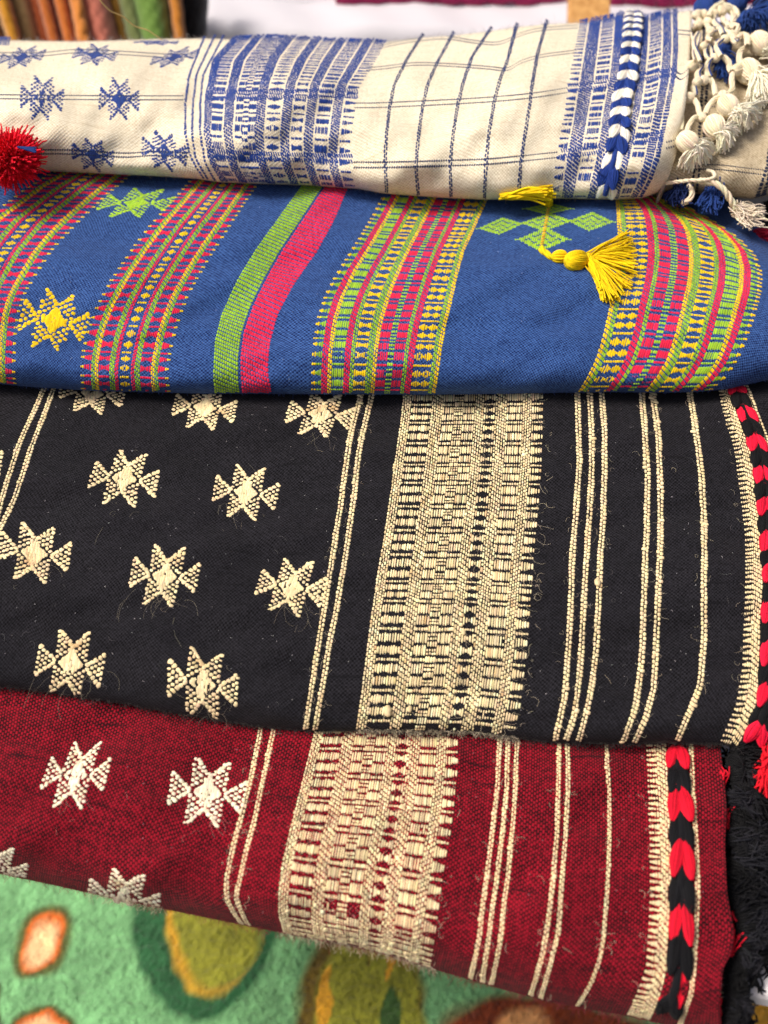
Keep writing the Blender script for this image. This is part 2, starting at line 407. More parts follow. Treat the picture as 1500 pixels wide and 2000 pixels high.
def star(cl, cx, cy, ex, ey, col, parent, n=9, name='star_motif', w=1.12, hgt=.00042, smin=0.0, smax=.995, fuzz=0, label=None):
    """eight-pointed brocaded star: dotted points, solid heart, corded edges"""
    ex = np.array(ex, float) * random.uniform(.96, 1.03); ey = np.array(ey, float) * random.uniform(.96, 1.04) + ex * random.uniform(-.03, .03); segs = []
    p = 1.0 / n; warp = rng.normal(0, .035, 6)
    for i in range(-n, n + 1):
        x = i * p; ax = abs(x)
        off = (i % 2) * p * .75
        for j in range(-n - 1, n + 2):
            y = j * p * 1.5 + off; ay = abs(y)
            if ay > 1: continue
            if ax / .42 + ay / .48 < 1.04: continue
            top = ax <= .45 + (1 - ay) * .13 and ay <= .50 + ax * 1.35 and ay > .06
            wing = ax > .52 and ay < (ax - .48) * 1.02
            if top or wing: segs.append((x, y - p * .43, x, y + p * .45, .92))
    m = n + 3
    for i in range(-m, m + 1):
        x = i / m * .40; hh = .46 * (1 - abs(x) / .40)
        if hh < .05: continue
        k = max(1, int(hh * 2 / .30)); e = np.linspace(-hh, hh, k + 1) + (0 if k < 2 else ((i % 2) - .5) * .1)
        for a, b in zip(e[:-1], e[1:]):
            if abs(x) < .05 and min(abs(a), abs(b)) < .09: a2, b2 = (min(a, -.12), -.09) if (a + b) < 0 else (.09, max(b, .12)); segs.append((x, a2, x, b2, .85)); continue
            segs.append((x, a + .012, x, b - .012, .85))
    def line(x0, y0, x1, y1, k=5):
        for q in range(k):
            a, b = q / k, (q + .92) / k; segs.append((x0 + (x1 - x0) * a, y0 + (y1 - y0) * a, x0 + (x1 - x0) * b, y0 + (y1 - y0) * b, .9))
    for sy in (1, -1):
        line(-.42, 1.02 * sy, 0, .52 * sy); line(.44, 1.02 * sy, 0, .52 * sy)
        line(-1.02, .52 * sy, -.46, 0); line(1.02, .52 * sy, .46, 0)
    g = np.array(segs)
    g[:, :4] += rng.normal(0, .014, (len(g), 4))
    for c_ in (0, 2): gx_, gy_ = g[:, c_].copy(), g[:, c_ + 1].copy(); g[:, c_] += warp[0] * gy_ * gy_ + warp[1] * gx_ * gy_ + warp[2] * gy_; g[:, c_ + 1] += warp[3] * gx_ * gx_ + warp[4] * gx_ * gy_ + warp[5] * gx_
    q0 = np.array([cx, cy]) + g[:, :1] * ex + g[:, 1:2] * ey; q1 = np.array([cx, cy]) + g[:, 2:3] * ex + g[:, 3:4] * ey
    mid = (q0 + q1) / 2; ss = cl.s_of(mid[:, 0], mid[:, 1]); ok = (ss > smin) & (ss < smax)
    q0, q1, mid, g = q0[ok], q1[ok], mid[ok], g[ok]
    if not len(g): return
    P0, P1 = cl.P(q0[:, 0], q0[:, 1]), cl.P(q1[:, 0], q1[:, 1]); N = cl.N(mid[:, 0], mid[:, 1])
    u = np.linalg.norm(cl.P(mid[:, 0] + 3, mid[:, 1]) - cl.P(mid[:, 0] - 3, mid[:, 1]), axis=1) / 6
    wd = u * np.hypot(*ex) * p * 1.02 * g[:, 4] * w * (1 + rng.normal(0, .13, len(g)))
    cc = jitter_col(col, len(g), .10)
    if col in (CREAM, CREAM2):      # unbleached brown patches in the hand-spun yarn, in some stars
        for _ in range(random.choice([0, 1, 1, 2])):
            q = rng.uniform(-.8, .8, 2); k_ = np.exp(-(((g[:, 0] - q[0]) / .3) ** 2 + ((g[:, 1] - q[1]) / .2) ** 2)) * random.uniform(.3, .9); cc = cc * (1 - k_[:, None] * np.array([.35, .5, .62]))
    b = Bag(); b.stitches(P0, P1, N, wd, hgt * .8 * (1 + rng.normal(0, .2, len(g))), cc)
    return b.build(name, YARN, parent, 'stuff', label)

def hline(cl, pts, col, parent, gap=5.0, sp=4.6, ln=.7, wpx=3.0, name='weft_line', skew=2.0):
    """two fine dashed threads running across the cloth along traced points"""
    bag = Bag(); Q = smooth_path(pts, 400); d = np.concatenate([[0], np.cumsum(np.hypot(*np.diff(Q, axis=0).T))])
    k = int(d[-1] / sp); t = (np.arange(k) + .5) * sp
    for o in ((-gap / 2, gap / 2) if gap else (0,)):
        x = np.interp(t - ln * sp / 2, d, Q[:, 0]); y = np.interp(t - ln * sp / 2, d, Q[:, 1]) + o - skew / 2
        x1 = np.interp(t + ln * sp / 2, d, Q[:, 0]); y1 = np.interp(t + ln * sp / 2, d, Q[:, 1]) + o + skew / 2
        ss = cl.s_of(x, y); ok = (ss > .0) & (ss < .995); x, y, x1, y1 = x[ok], y[ok], x1[ok], y1[ok]
        P0, P1 = cl.P(x, y), cl.P(x1, y1); bag.stitches(P0, P1, cl.N(x, y), .00030 * wpx, .00022, jitter_col(col, len(x), .1))
    return bag.build(name, YARN, parent, 'stuff')

# --- braid of yarn loops
def lobe(P0, P1, N, wid, hgt, col, sides=22, rings=10, ribs=9):
    a = P1 - P0; L = np.linalg.norm(a); a /= L; b = np.cross(N, a); b /= np.linalg.norm(b); nn = np.cross(a, b)
    V = []
    for i in range(rings):
        t = i / (rings - 1); r = (math.sin(math.pi * min(max(t * .95 + .01, 0), 1)) ** .85) * (.98 + .12 * math.sin(math.pi * t))
        c = P0 + a * L * t + nn * hgt * .30
        for j in range(sides):
            th = 2 * math.pi * j / sides; g = 1 - .07 * (j % 2) + .02 * math.sin(7 * th + 3 * t)
            V.append(c + b * (math.cos(th) * wid * .5 * r * g) + nn * (math.sin(th) * hgt * .62 * r * g))
    f = []
    for i in range(rings - 1):
        for j in range(sides):
            j2 = (j + 1) % sides; f.append([i * sides + j, (i + 1) * sides + j, (i + 1) * sides + j2, i * sides + j2])
    V = np.array(V); rep = np.repeat(rng.normal(1, .10, sides)[None], rings, 0).ravel()
    return V, np.array(f), np.clip(np.asarray(col)[None] * rep[:, None], .003, .9)

def braid(cl, k, pitch, wid, colA, colB, parent, s0=.0, s1=.985, phase=0, hgt=.0031, la='red', lb='black'):
    S = np.linspace(s0, s1, 500); x = cl.X(k, S); y = cl.Y(x, S); P = cl.P(x, y)
    V = np.concatenate([[0], np.cumsum(np.linalg.norm(np.diff(P, axis=0), axis=1))])
    core = Bag(); core.tubes(cl.P(x, y, .0008)[None, ::12], .0016, np.array([colB]), sides=8)
    br = core.build('braid', YARN, parent, label='plaited trim of %s and %s yarn loops' % (la, lb))
    n = int(V[-1] / pitch) + 1
    for i in range(n):
        v = (i + phase) * pitch; b = Bag()
        va, vb = max(v - pitch * .42, 0), min(v + pitch * 1.12, V[-1])
        if vb - va < pitch * .35: continue
        cA = np.array([np.interp(va, V, P[:, d]) for d in range(3)]); cB = np.array([np.interp(vb, V, P[:, d]) for d in range(3)])
        sm = np.interp((va + vb) / 2, V, S); xm = cl.X(k, np.array([sm])); ym = cl.Y(xm, np.array([sm])); N = cl.N(xm, ym)[0]
        ax = cB - cA; ax /= np.linalg.norm(ax); sd = np.cross(N, ax); sd /= np.linalg.norm(sd)
        for sg in (-1, 1):
            jw = wid * random.uniform(.93, 1.07)
            q0 = cA + sd * sg * jw * .02 - N * .0004; q1 = cB + sd * sg * jw * .36 + N * .0010
            cc = colA if i % 2 == 0 else colB; hh = hgt * random.uniform(.85, 1.1)
            b.add(*lobe(q0, q1, N, jw * .53, hh * .92, np.array(cc) * .75))
            a_ = q1 - q0; L_ = np.linalg.norm(a_); a_ /= L_; b_ = np.cross(N, a_); b_ /= np.linalg.norm(b_); n_ = np.cross(a_, b_); t_ = np.linspace(.02, .99, 9); ns = 20; Q = []
            for m_ in range(ns):
                th = math.pi * (m_ + .5 + random.uniform(-.3, .3)) / ns; rr = np.sin(np.pi * (t_ * .95 + .01)) ** .85 * random.uniform(.95, 1.10); th2 = th + .35 * sg * (t_ - .5)
                Q.append(q0 + a_ * (L_ * t_)[:, None] + n_ * hh * .28 + b_ * (np.cos(th2) * jw * .265 * rr)[:, None] + n_ * (np.sin(th2) * hh * .58 * rr)[:, None])
            b.tubes(np.array(Q), jw * .027, jitter_col(cc, ns, .20), sides=4)
            fz_ = 8; P_ = np.array(Q)[rng.integers(0, ns, fz_), rng.integers(1, 8, fz_)]; d_ = rng.normal(0, 1, (fz_, 3)) + n_ * .8; t3 = np.linspace(0, .0022, 4)
            b.tubes(P_[:, None] + d_[:, None] / np.linalg.norm(d_, axis=1)[:, None, None] * t3[None, :, None] + rng.normal(0, .0002, (fz_, 4, 3)), .00004, jitter_col(cc, fz_, .3), sides=3)
        b.build('yarn_loop', FLOSS, br, label=(la if i % 2 == 0 else lb) + ' loop of the plaited trim')
    return br

# --- loose hairs
def hairs(cl, pts, parent, col, ln=(.003, .010), r=.00005, name='loose_fibres', curl=1.0, upz=.0012, down=0.0):
    pts = np.asarray(pts, float); n = len(pts); k = 8
    P0 = cl.P(pts[:, 0], pts[:, 1]); N = cl.N(pts[:, 0], pts[:, 1])
    a = rng.uniform(0, 6.28, n); L = rng.uniform(*ln, n) / (k - 1); Q = np.empty((n, k, 3)); Q[:, 0] = P0
    da = rng.normal(0, .45 * curl, n); hz = rng.uniform(.2, 1, n) * upz
    for i in range(1, k):
        a = a + da + rng.normal(0, .25 * curl, n); d = RIGHT * np.cos(a)[:, None] + (EP * np.sin(a)[:, None]) - EP * down
        Q[:, i] = Q[:, i - 1] + d * L[:, None]
    arch = np.sin(np.linspace(0, math.pi * .8, k)); Q = Q + N[:, None] * (hz[:, None] * arch[None])[..., None] + N[:, None] * .0002
    b = Bag(); b.tubes(Q, r, jitter_col(col, n, .1), sides=3); return b.build(name, YARN, parent, 'stuff')

def edge_fuzz(cl, x0, x1, n, parent, col, top=False, ln=(.0008, .0028), name='edge_fuzz'):
    x = rng.uniform(x0, x1, n); y = (cl.yt(x) + rng.uniform(0, 4, n)) if top else (cl.yb(x) - rng.uniform(0, 5, n))
    P0 = cl.P(x, y); d = UP if top else -UP; k = 5; L = rng.uniform(*ln, n)[:, None]
    dirs = d * rng.uniform(.3, 1, (n, 1)) + RIGHT * rng.normal(0, .8, (n, 1)) - FWD * rng.uniform(0, .8, (n, 1))
    dirs /= np.linalg.norm(dirs, axis=1, keepdims=True); bend = rng.normal(0, .5, (n, 3))
    t = np.linspace(0, 1, k); Q = P0[:, None] + dirs[:, None] * (L * t)[..., None] + bend[:, None] * (L * t * t)[..., None]
    b = Bag(); b.tubes(Q, .00005, jitter_col(col, n, .15), sides=3); return b.build(name, YARN, parent, 'stuff')

# --- strand bundles
def bundle(P, r, col, nst=5, strand_r=None, twist=2.0, k=40, irregular=.15):
    """a cord of twisted strands along path P; returns a Bag"""
    Q = smooth_path(P, k); T = np.gradient(Q, axis=0); T /= np.linalg.norm(T, axis=1, keepdims=True)
    ref = np.array([.1, -.5, .85]); B = np.cross(T, ref); B /= np.linalg.norm(B, axis=1, keepdims=True); N = np.cross(T, B)
    ln = np.linalg.norm(np.diff(Q, axis=0), axis=1).sum(); t = np.linspace(0, 1, k); out = []
    sr = strand_r or r * .5
    for s in range(nst):
        ph = 2 * math.pi * s / nst + random.uniform(-.2, .2); a = ph + twist * t * ln / r * .15
        rr = (r - sr) * (1 + irregular * np.sin(9 * t + s))
        out.append(Q + B * (np.cos(a) * rr)[:, None] + N * (np.sin(a) * rr)[:, None])
    b = Bag(); b.tubes(np.array(out), sr, jitter_col(col, nst, .06), sides=6); return b

def sphere(C, r, col, m=10, k=16):
    V = [C + r * np.array([math.sin(math.pi * i / m) * math.cos(2 * math.pi * j / k), math.sin(math.pi * i / m) * math.sin(2 * math.pi * j / k), math.cos(math.pi * i / m)]) for i in range(m + 1) for j in range(k)]
    f = [[i * k + j, (i + 1) * k + j, (i + 1) * k + (j + 1) % k, i * k + (j + 1) % k] for i in range(m) for j in range(k)]
    return np.array(V), np.array(f), np.tile(np.array(col) * .8, (len(V), 1))

def wound_ball(C, r, axis, col, n=26, sr=.0004, squash=1.0):
    """tassel head: strands running from pole to pole round a ball"""
    a = np.asarray(axis, float); a /= np.linalg.norm(a); b = np.cross(a, [.3, .2, .9]); b /= np.linalg.norm(b); c = np.cross(a, b)
    t = np.linspace(.0, 1, 15) * math.pi; Q = []; n = int(n * 1.15); sr = sr * .95; squash = squash * 1.12
    for i in range(n):
        th = 2 * math.pi * i / n; tw = .5 * (t / math.pi - .5)
        rad = r * np.sin(t) ** .8 * random.uniform(.95, 1.04)
        Q.append(C + a * (-np.cos(t) * r * squash)[:, None] + b * (np.cos(th + tw) * rad)[:, None] + c * (np.sin(th + tw) * rad)[:, None])
    B = Bag(); B.add(*sphere(C, r * .93, np.array(col) * .7)); B.tubes(np.array(Q), sr * 1.0, jitter_col(col, n, .08), sides=5)  # core colour darkened as painted shade in the grooves between strands
    return B

def skirt(neck, tips, col, sr, k=9, spread=.0015, lift_v=None, wav=.0006):
    """strands from neck to a list of tips (n,3)"""
    tips = np.asarray(tips); n = len(tips); t = np.linspace(0, 1, k)
    s0 = neck + rng.normal(0, spread, (n, 3)); mid = (s0 + tips) / 2 + (lift_v if lift_v is not None else 0) + rng.normal(0, wav * 1.5, (n, 3))
    Q = s0[:, None] * ((1 - t) ** 2)[None, :, None] + 2 * mid[:, None] * (t * (1 - t))[None, :, None] + tips[:, None] * (t ** 2)[None, :, None]
    ph = rng.uniform(0, 6.28, (n, 1, 3)); Q = Q + np.sin(ph + t[None, :, None] * 7) * wav * t[None, :, None]
    b = Bag(); b.tubes(Q, sr, jitter_col(col, n, .10), sides=5); return b

def merge(name, mat, parent, *bags, kind=None, label=None):
    b = Bag()
    for x in bags:
        for V, F, C, in zip(x.V, x.F, x.C): pass
        b.add(np.concatenate(x.V), np.concatenate(x.F), np.concatenate(x.C))
    return b.build(name, mat, parent, kind, label)

# ================================================================== RED SHAWL (lowest)
E_BLACKBOT = [(-400, 1300), (-100, 1335), (0, 1341), (87, 1352), (170, 1365), (230, 1373), (333, 1392), (500, 1420), (600, 1430), (700, 1428), (850, 1430), (913, 1431), (1012, 1443), (1076, 1451), (1232, 1455), (1300, 1452), (1410, 1455), (1440, 1462), (1500, 1462), (1600, 1450)]
red = Cloth(E_BLACKBOT,
            [(-400, 1610), (-100, 1685), (0, 1707), (100, 1728), (257, 1763), (367, 1785), (499, 1812), (620, 1836), (730, 1858), (840, 1891), (972, 1930), (1068, 1956), (1124, 1967), (1232, 1986), (1300, 2002), (1408, 2035), (1600, 2090)],
            .004, .020, -.012, 105, seed=3, wr=.0007)
RED_CURVES = [
    [(-380, 1305), (-400, 1450), (-420, 1610)],
    [(-30, 1340), (-55, 1500), (-85, 1690)],
    [(250, 1376), (215, 1500), (175, 1600), (150, 1740)],
    [(509, 1425), (490, 1521), (470, 1602), (455, 1653), (443, 1712), (442, 1752), (455, 1781), (473, 1805)],
    [(534, 1427), (514, 1521), (497, 1602), (479, 1668), (470, 1712), (460, 1752), (473, 1785), (486, 1808)],
    [(613, 1433), (598, 1492), (580, 1565), (561, 1638), (548, 1704), (543, 1748), (543, 1785), (554, 1822)],
    [(895, 1433), (893, 1510), (886, 1591), (873, 1668), (862, 1737), (855, 1792), (849, 1840), (840, 1888)],
    [(976, 1444), (972, 1532), (964, 1608), (954, 1688), (944, 1760), (936, 1832), (922, 1900), (918, 1914)],
    [(992, 1444), (990, 1532), (982, 1624), (972, 1704), (962, 1776), (952, 1848), (942, 1920)],
    [(1010, 1444), (1007, 1532), (1002, 1608), (993, 1704), (985, 1760), (978, 1832), (962, 1916), (958, 1926)],
    [(1092, 1452), (1091, 1532), (1088, 1624), (1080, 1720), (1072, 1792), (1060, 1864), (1038, 1940)],
    [(1108, 1452), (1110, 1532), (1104, 1640), (1096, 1744), (1091, 1820), (1076, 1880), (1056, 1950)],
    [(1184, 1452), (1189, 1532), (1191, 1608), (1189, 1680), (1185, 1760), (1180, 1820), (1172, 1872), (1156, 1920), (1128, 1964)],
    [(1262, 1460), (1266, 1560), (1269, 1656), (1270, 1740), (1266, 1820), (1262, 1892), (1240, 1948), (1224, 1984)],
    [(1302, 1464), (1306, 1560), (1312, 1656), (1310, 1740), (1306, 1820), (1302, 1892), (1288, 1952), (1270, 1990)],
    [(1322, 1468), (1323, 1520), (1330, 1588), (1332, 1648), (1330, 1712), (1331, 1760), (1328, 1820), (1327, 1872), (1320, 1928), (1296, 1990)],
    [(1350, 1468), (1354, 1560), (1361, 1656), (1363, 1740), (1359, 1840), (1351, 1940), (1328, 2002)],
    [(1408, 1460), (1420, 1580), (1416, 1648), (1420, 1740), (1434, 1820), (1430, 1860), (1412, 1892), (1406, 1960), (1412, 2035)],
]
red.set_curves(RED_CURVES)
def pile_root(px, py, label, cl): p = cl.P(np.array([float(px)]), np.array([float(py)]))[0]; return empty('folded_shawl', p - NP * .02, label, 'shawl', 'folded handwoven shawls in the pile')
red_shawl = pile_root(700, 1700, 'maroon folded shawl with cream stars and bands, lowest of the pile', red)
red.build('cloth', M_RED, red_shawl)
QB = .00088
def rope(cl, k, parent, q, wpx=12, ncol=2, col=CREAM, name='woven_stripe', **kw):
    return band(cl, (k, -wpx / 2), (k, wpx / 2), [('rope', col, ncol)], q, parent, name=name, slub=.6, wf=.94, **kw)
CREAM_BAND = [('rope', CREAM, 4), ((15, [(2.5, 4.9), (8.5, 4.9), (13.2, 1.6)]), CREAM, 9, lambda t: .62 + .38 * abs(math.sin(7 * t))),
              ('tw', CREAM, 5), (BLK, CREAM, 5), (MID, CREAM, 4), (BLK, CREAM, 5), ('tw', CREAM, 4), (BLK, CREAM, 5, hour), (MID, CREAM, 1), ('tw', CREAM, 4),
              (BLK, CREAM, 7), ('tw2', CREAM, 4), (BLK, CREAM, 5, lambda t: 1 - .5 * t)]
for k in (3, 4): rope(red, k, red_shawl, QB, 10)
band(red, 5, 6, CREAM_BAND, QB, red_shawl, slub=.7, wf=.86, amt=.17, label='broad cream brocade band across the shawl')
for k in (7, 8, 9, 10, 11): rope(red, k, red_shawl, QB, 9.5)
rope(red, 12, red_shawl, QB, 8)
TOOTH = [((5.4, [(1.7, 2.9), (4.4, 1.1)]), CREAM, 4, up), ('tw', CREAM, 4)]
band(red, 13, 14, TOOTH, .00095, red_shawl, slub=.3, label='toothed cream edge band beside the braid')
rope(red, 16, red_shawl, QB, 10)
braid(red, 15, .0118, .0100, srgb(214, 18, 46), srgb(16, 16, 20), red_shawl, phase=.1, s1=.955)
star(red, 148, 1514, (60, 3), (17, -60), CREAM2, red_shawl)
star(red, 405, 1548, (72, 12), (15, -62), CREAM2, red_shawl)
star(red, 242, 1754, (66, 14), (10, -48), CREAM2, red_shawl)
star(red, -12, 1694, (60, 14), (12, -42), CREAM2, red_shawl)

# ================================================================== BLACK SHAWL
E_BLUEBOT = [(-400, 735), (0, 750), (60, 756), (192, 764), (400, 769), (600, 770), (860, 771), (1050, 768), (1200, 766), (1300, 767), (1370, 765), (1420, 760), (1500, 742), (1600, 715)]
black = Cloth(E_BLUEBOT, E_BLACKBOT, .004, .019, .0062, 75, seed=11, wr=.0008)
BLACK_CURVES = [
    [(-330, 740), (-380, 1000), (-420, 1300)],
    [(-20, 750), (-90, 1000), (-150, 1335)],
    [(86, 760), (60, 816), (36, 872), (20, 920), (4, 972), (-8, 1020), (-30, 1130), (-50, 1340)],
    [(104, 762), (84, 816), (60, 876), (44, 928), (28, 976), (8, 1016), (-4, 1040), (-26, 1130), (-45, 1340)],
    [(400, 769), (360, 950), (310, 1150), (270, 1380)],
    [(705, 771), (684, 852), (675, 915), (663, 1002), (649, 1090), (638, 1160), (624, 1247), (610, 1335), (600, 1405), (596, 1428)],
    [(726, 771), (715, 820), (701, 880), (693, 957), (682, 1037), (670, 1118), (656, 1195), (642, 1265), (631, 1335), (619, 1405), (615, 1428)],
    [(787, 771), (784, 810), (771, 897), (757, 999), (740, 1100), (724, 1205), (712, 1300), (701, 1387), (694, 1428)],
    [(1062, 771), (1058, 915), (1051, 1002), (1043, 1090), (1037, 1177), (1029, 1282), (1018, 1370), (1004, 1441)],
    [(1128, 772), (1130, 846), (1132, 900), (1126, 988), (1117, 1095), (1116, 1166), (1110, 1272), (1103, 1361), (1084, 1450)],
    [(1152, 772), (1156, 846), (1156, 917), (1151, 1010), (1144, 1113), (1139, 1201), (1135, 1290), (1123, 1396), (1104, 1450)],
    [(1176, 772), (1181, 846), (1181, 917), (1178, 1017), (1172, 1095), (1169, 1184), (1164, 1272), (1156, 1343), (1144, 1396), (1130, 1450)],
    [(1254, 772), (1261, 864), (1265, 935), (1263, 1042), (1259, 1130), (1256, 1237), (1250, 1325), (1242, 1379), (1217, 1452)],
    [(1275, 772), (1286, 846), (1290, 953), (1290, 1059), (1286, 1148), (1282, 1255), (1277, 1343), (1263, 1400), (1238, 1452)],
    [(1348, 772), (1360, 846), (1371, 935), (1376, 1042), (1375, 1148), (1375, 1255), (1368, 1336), (1345, 1396), (1321, 1450)],
    [(1403, 764), (1419, 829), (1435, 882), (1444, 953), (1455, 1042), (1456, 1130), (1453, 1219), (1449, 1308), (1437, 1379), (1405, 1452)],
    [(1423, 762), (1447, 829), (1469, 889), (1476, 971), (1488, 1059), (1490, 1148), (1484, 1219), (1484, 1272), (1480, 1361), (1470, 1404), (1440, 1458)],
    [(1436, 760), (1453, 804), (1476, 857), (1489, 932), (1498, 1006), (1507, 1088), (1506, 1176), (1505, 1283), (1496, 1386), (1466, 1458)],
    [(1458, 757), (1479, 811), (1502, 871), (1522, 960), (1532, 1060), (1534, 1180), (1530, 1300), (1520, 1400), (1494, 1462)],
    [(1500, 742), (1535, 870), (1560, 1000), (1572, 1150), (1566, 1300), (1550, 1400), (1520, 1462)],
]
black.set_curves(BLACK_CURVES)
black_shawl = pile_root(750, 1100, 'black folded shawl with cream stars and stripes, between the maroon and the blue one', black)
black.build('cloth', M_BLACK, black_shawl)
band(black, (1, -30), (1, 14), [('rope', CREAM, 8)], QB, black_shawl, slub=.6, s1=.3)
for k in (2, 3): rope(black, k, black_shawl, QB, 11)
for k in (5, 6): rope(black, k, black_shawl, QB, 11.5)
band(black, 7, 8, CREAM_BAND, QB, black_shawl, slub=.95, wf=.86, amt=.17, label='broad cream brocade band across the shawl')
for k in (9, 10, 11): rope(black, k, black_shawl, QB, 12.5)
for k in (12, 13): rope(black, k, black_shawl, QB, 13)
rope(black, 14, black_shawl, QB, 13.5)
band(black, 15, 16, TOOTH, .00095, black_shawl, slub=.3, label='toothed cream edge band beside the braid')
rope(black, 18, black_shawl, QB, 11)
braid(black, 17, .0094, .0098, srgb(218, 22, 56), srgb(14, 14, 17), black_shawl, phase=-.4)
for (cx, cy, ex, ey) in [(243, 934, (61, 9), (9, -50)), (480, 962, (61, 8), (9, -49)), (67, 1081, (69, 13), (10, -52)), (321, 1126, (64, 9), (11, -54)),
                         (569, 1146, (62, 8), (9, -53)), (138, 1296, (65, 8), (12, -60)), (396, 1336, (66, 10), (8, -62)),
                         (180, 768, (60, 6), (9, -36)), (400, 796, (60, 8), (9, -38)), (626, 809, (64, 8), (9, -42)), (-60, 900, (60, 8), (9, -48)), (-120, 1260, (62, 8), (9, -58))]:
    star(black, cx, cy, ex, ey, CREAM, black_shawl)

# ================================================================== BLUE SHAWL
E_WHITEBOT = [(-400, 335), (0, 336), (90, 334), (200, 339), (320, 345), (380, 349), (430, 356), (500, 359), (600, 362), (700, 369), (750, 378), (860, 386), (950, 390), (1100, 388), (1200, 390), (1260, 387)]
E_BLUETOP = E_WHITEBOT[:-1] + [(1260, 390), (1333, 410), (1387, 427), (1427, 443), (1480, 470), (1500, 484), (1530, 505), (1600, 570)]
blue = Cloth(E_BLUETOP, E_BLUEBOT, .005, .026, .0065, 85, wt=(1240, 1330), ht=-.004, Rt=55, seed=5, wr=.0009,
             bumps=[(640, 430, 60, 30, .6, .0020), (560, 520, 90, 40, .9, -.0012)])
BLUE_CURVES = [
    [(-330, 336), (-380, 500), (-400, 735)],
    [(100, 338), (50, 367), (10, 397), (-40, 430), (-90, 500), (-125, 600), (-135, 680), (-130, 748)],
    [(257, 342), (213, 380), (173, 417), (133, 457), (103, 490), (77, 530), (53, 570), (38, 613), (32, 663), (30, 730), (34, 754)],
    [(370, 352), (337, 390), (293, 437), (253, 490), (217, 543), (187, 597), (167, 650), (157, 703), (158, 762)],
    [(503, 362), (467, 417), (433, 470), (400, 523), (370, 577), (350, 630), (337, 680), (328, 730), (334, 767)],
    [(588, 364), (550, 417), (500, 487), (467, 540), (433, 613), (420, 663), (416, 730), (419, 767)],
    [(630, 367), (593, 423), (550, 487), (517, 545), (490, 600), (473, 650), (467, 697), (467, 730), (470, 768)],
    [(678, 370), (653, 430), (620, 490), (573, 557), (543, 613), (527, 670), (523, 723), (531, 768)],
    [(747, 382), (727, 420), (697, 470), (660, 527), (633, 577), (618, 623), (610, 680), (608, 730), (608, 770)],
    [(952, 390), (927, 447), (907, 490), (893, 543), (883, 590), (870, 643), (862, 690), (857, 730), (850, 770)],
    [(1075, 388), (1062, 480), (1030, 620), (1000, 769)],
    [(1203, 392), (1205, 430), (1208, 500), (1201, 550), (1190, 600), (1180, 647), (1170, 683), (1157, 717), (1143, 743), (1128, 766)],
    [(1388, 428), (1443, 463), (1478, 500), (1490, 537), (1487, 577), (1473, 623), (1460, 663), (1443, 703), (1420, 737), (1390, 762)],
    [(1450, 455), (1520, 510), (1560, 580), (1550, 660), (1500, 742)],
    [(1560, 535), (1640, 600), (1650, 700)],
]
blue.set_curves(BLUE_CURVES)
blue_shawl = pile_root(750, 600, 'royal blue folded shawl with yellow, green and pink woven bands and a yellow tassel', blue)
blue.build('cloth', M_BLUE, blue_shawl)
QU = .00100
BLU = (14.4, [(2.3, 4.5), (8.0, 4.5), (12.5, 1.3)])
BD = (9.4, [(2.3, 3.6), (6.0, 1.3), (8.0, .9)])
BANDB = [(BLU, YEL, 2, lambda t: .2 + .2 * t), (BLU, PNK, 4, lambda t: .45 + .5 * t), ('tw', GRN, 2), ('tw', YEL, 2),
         (BLU, PNK, 6, hour), ('tw', GRN, 3), ('tw2', PNK, 2), (BD, None, 1), (BLU, YEL, 5, dia), (BD, None, 1),
         ('tw2', PNK, 2), ('tw', GRN, 3), (BLU, PNK, 6, hour), ('tw', YEL, 2), ('tw', GRN, 2), (BLU, PNK, 4, lambda t: .95 - .5 * t), (BLU, YEL, 2, lambda t: .4 - .2 * t)]
band(blue, 1, 2, BANDB, QU, blue_shawl, jit=.8, wf=1.12, label='pink, green and yellow woven band, leftmost')
band(blue, 3, 4, BANDB, QU, blue_shawl, jit=.8, wf=1.12)
P9 = lambda a: (14.4, [(2.3, a * 1.25), (8.0, a * 1.25), (12.5, 1.3)])
BANDC = [(P9(2.6), YEL, 2, up), (P9(3.6), GRN, 3, up), ('tw', PNK, 3), ('tw', YEL, 2), (P9(3.8), LIME, 6), ('tw', PNK, 3), ('tw', GRN, 2),
         (P9(3.8), YEL, 6, hour), ('tw', GRN, 3), ('tw', YEL, 2), (P9(3.8), PNK, 5), (P9(0), None, 0), ((5.2, [(1.2, 1.7), (3.8, .9)]), LIME, 3), (P9(3.8), PNK, 5), ('tw', GRN, 2), ('tw', PNK, 3),
         (P9(4.2), YEL, 9, dia2), ('tw', GRN, 2), ('tw', YEL, 2)]
band(blue, 8, 9, BANDC, QU, blue_shawl, jit=.8, wf=1.08, label='broad band of green, pink and yellow blocks')
band(blue, 11, 12, [(a[0], a[1], a[2]) + ((lambda f: (lambda t: f(1 - t)))(a[3]),) if len(a) > 3 else a for a in BANDC[::-1]], QU, blue_shawl, jit=.8, wf=1.08, label='broad band of yellow, pink and green blocks, rightmost')
band(blue, 5, (6, -2), [('tws', GRN, 11)], .00070, blue_shawl, name='woven_stripe', label='solid green stripe', jit=.5, wf=1.15)
band(blue, (6, 3), 7, [('tws', PNK, 11)], .00075, blue_shawl, name='woven_stripe', label='solid pink red stripe', jit=.5, wf=1.15)
star(blue, 106, 626, (64, 12), (16, -56), YEL, blue_shawl, n=8, label='yellow brocaded star')
star(blue, 266, 396, (64, 2), (22, -26), LIME, blue_shawl, n=9, label='green brocaded star')

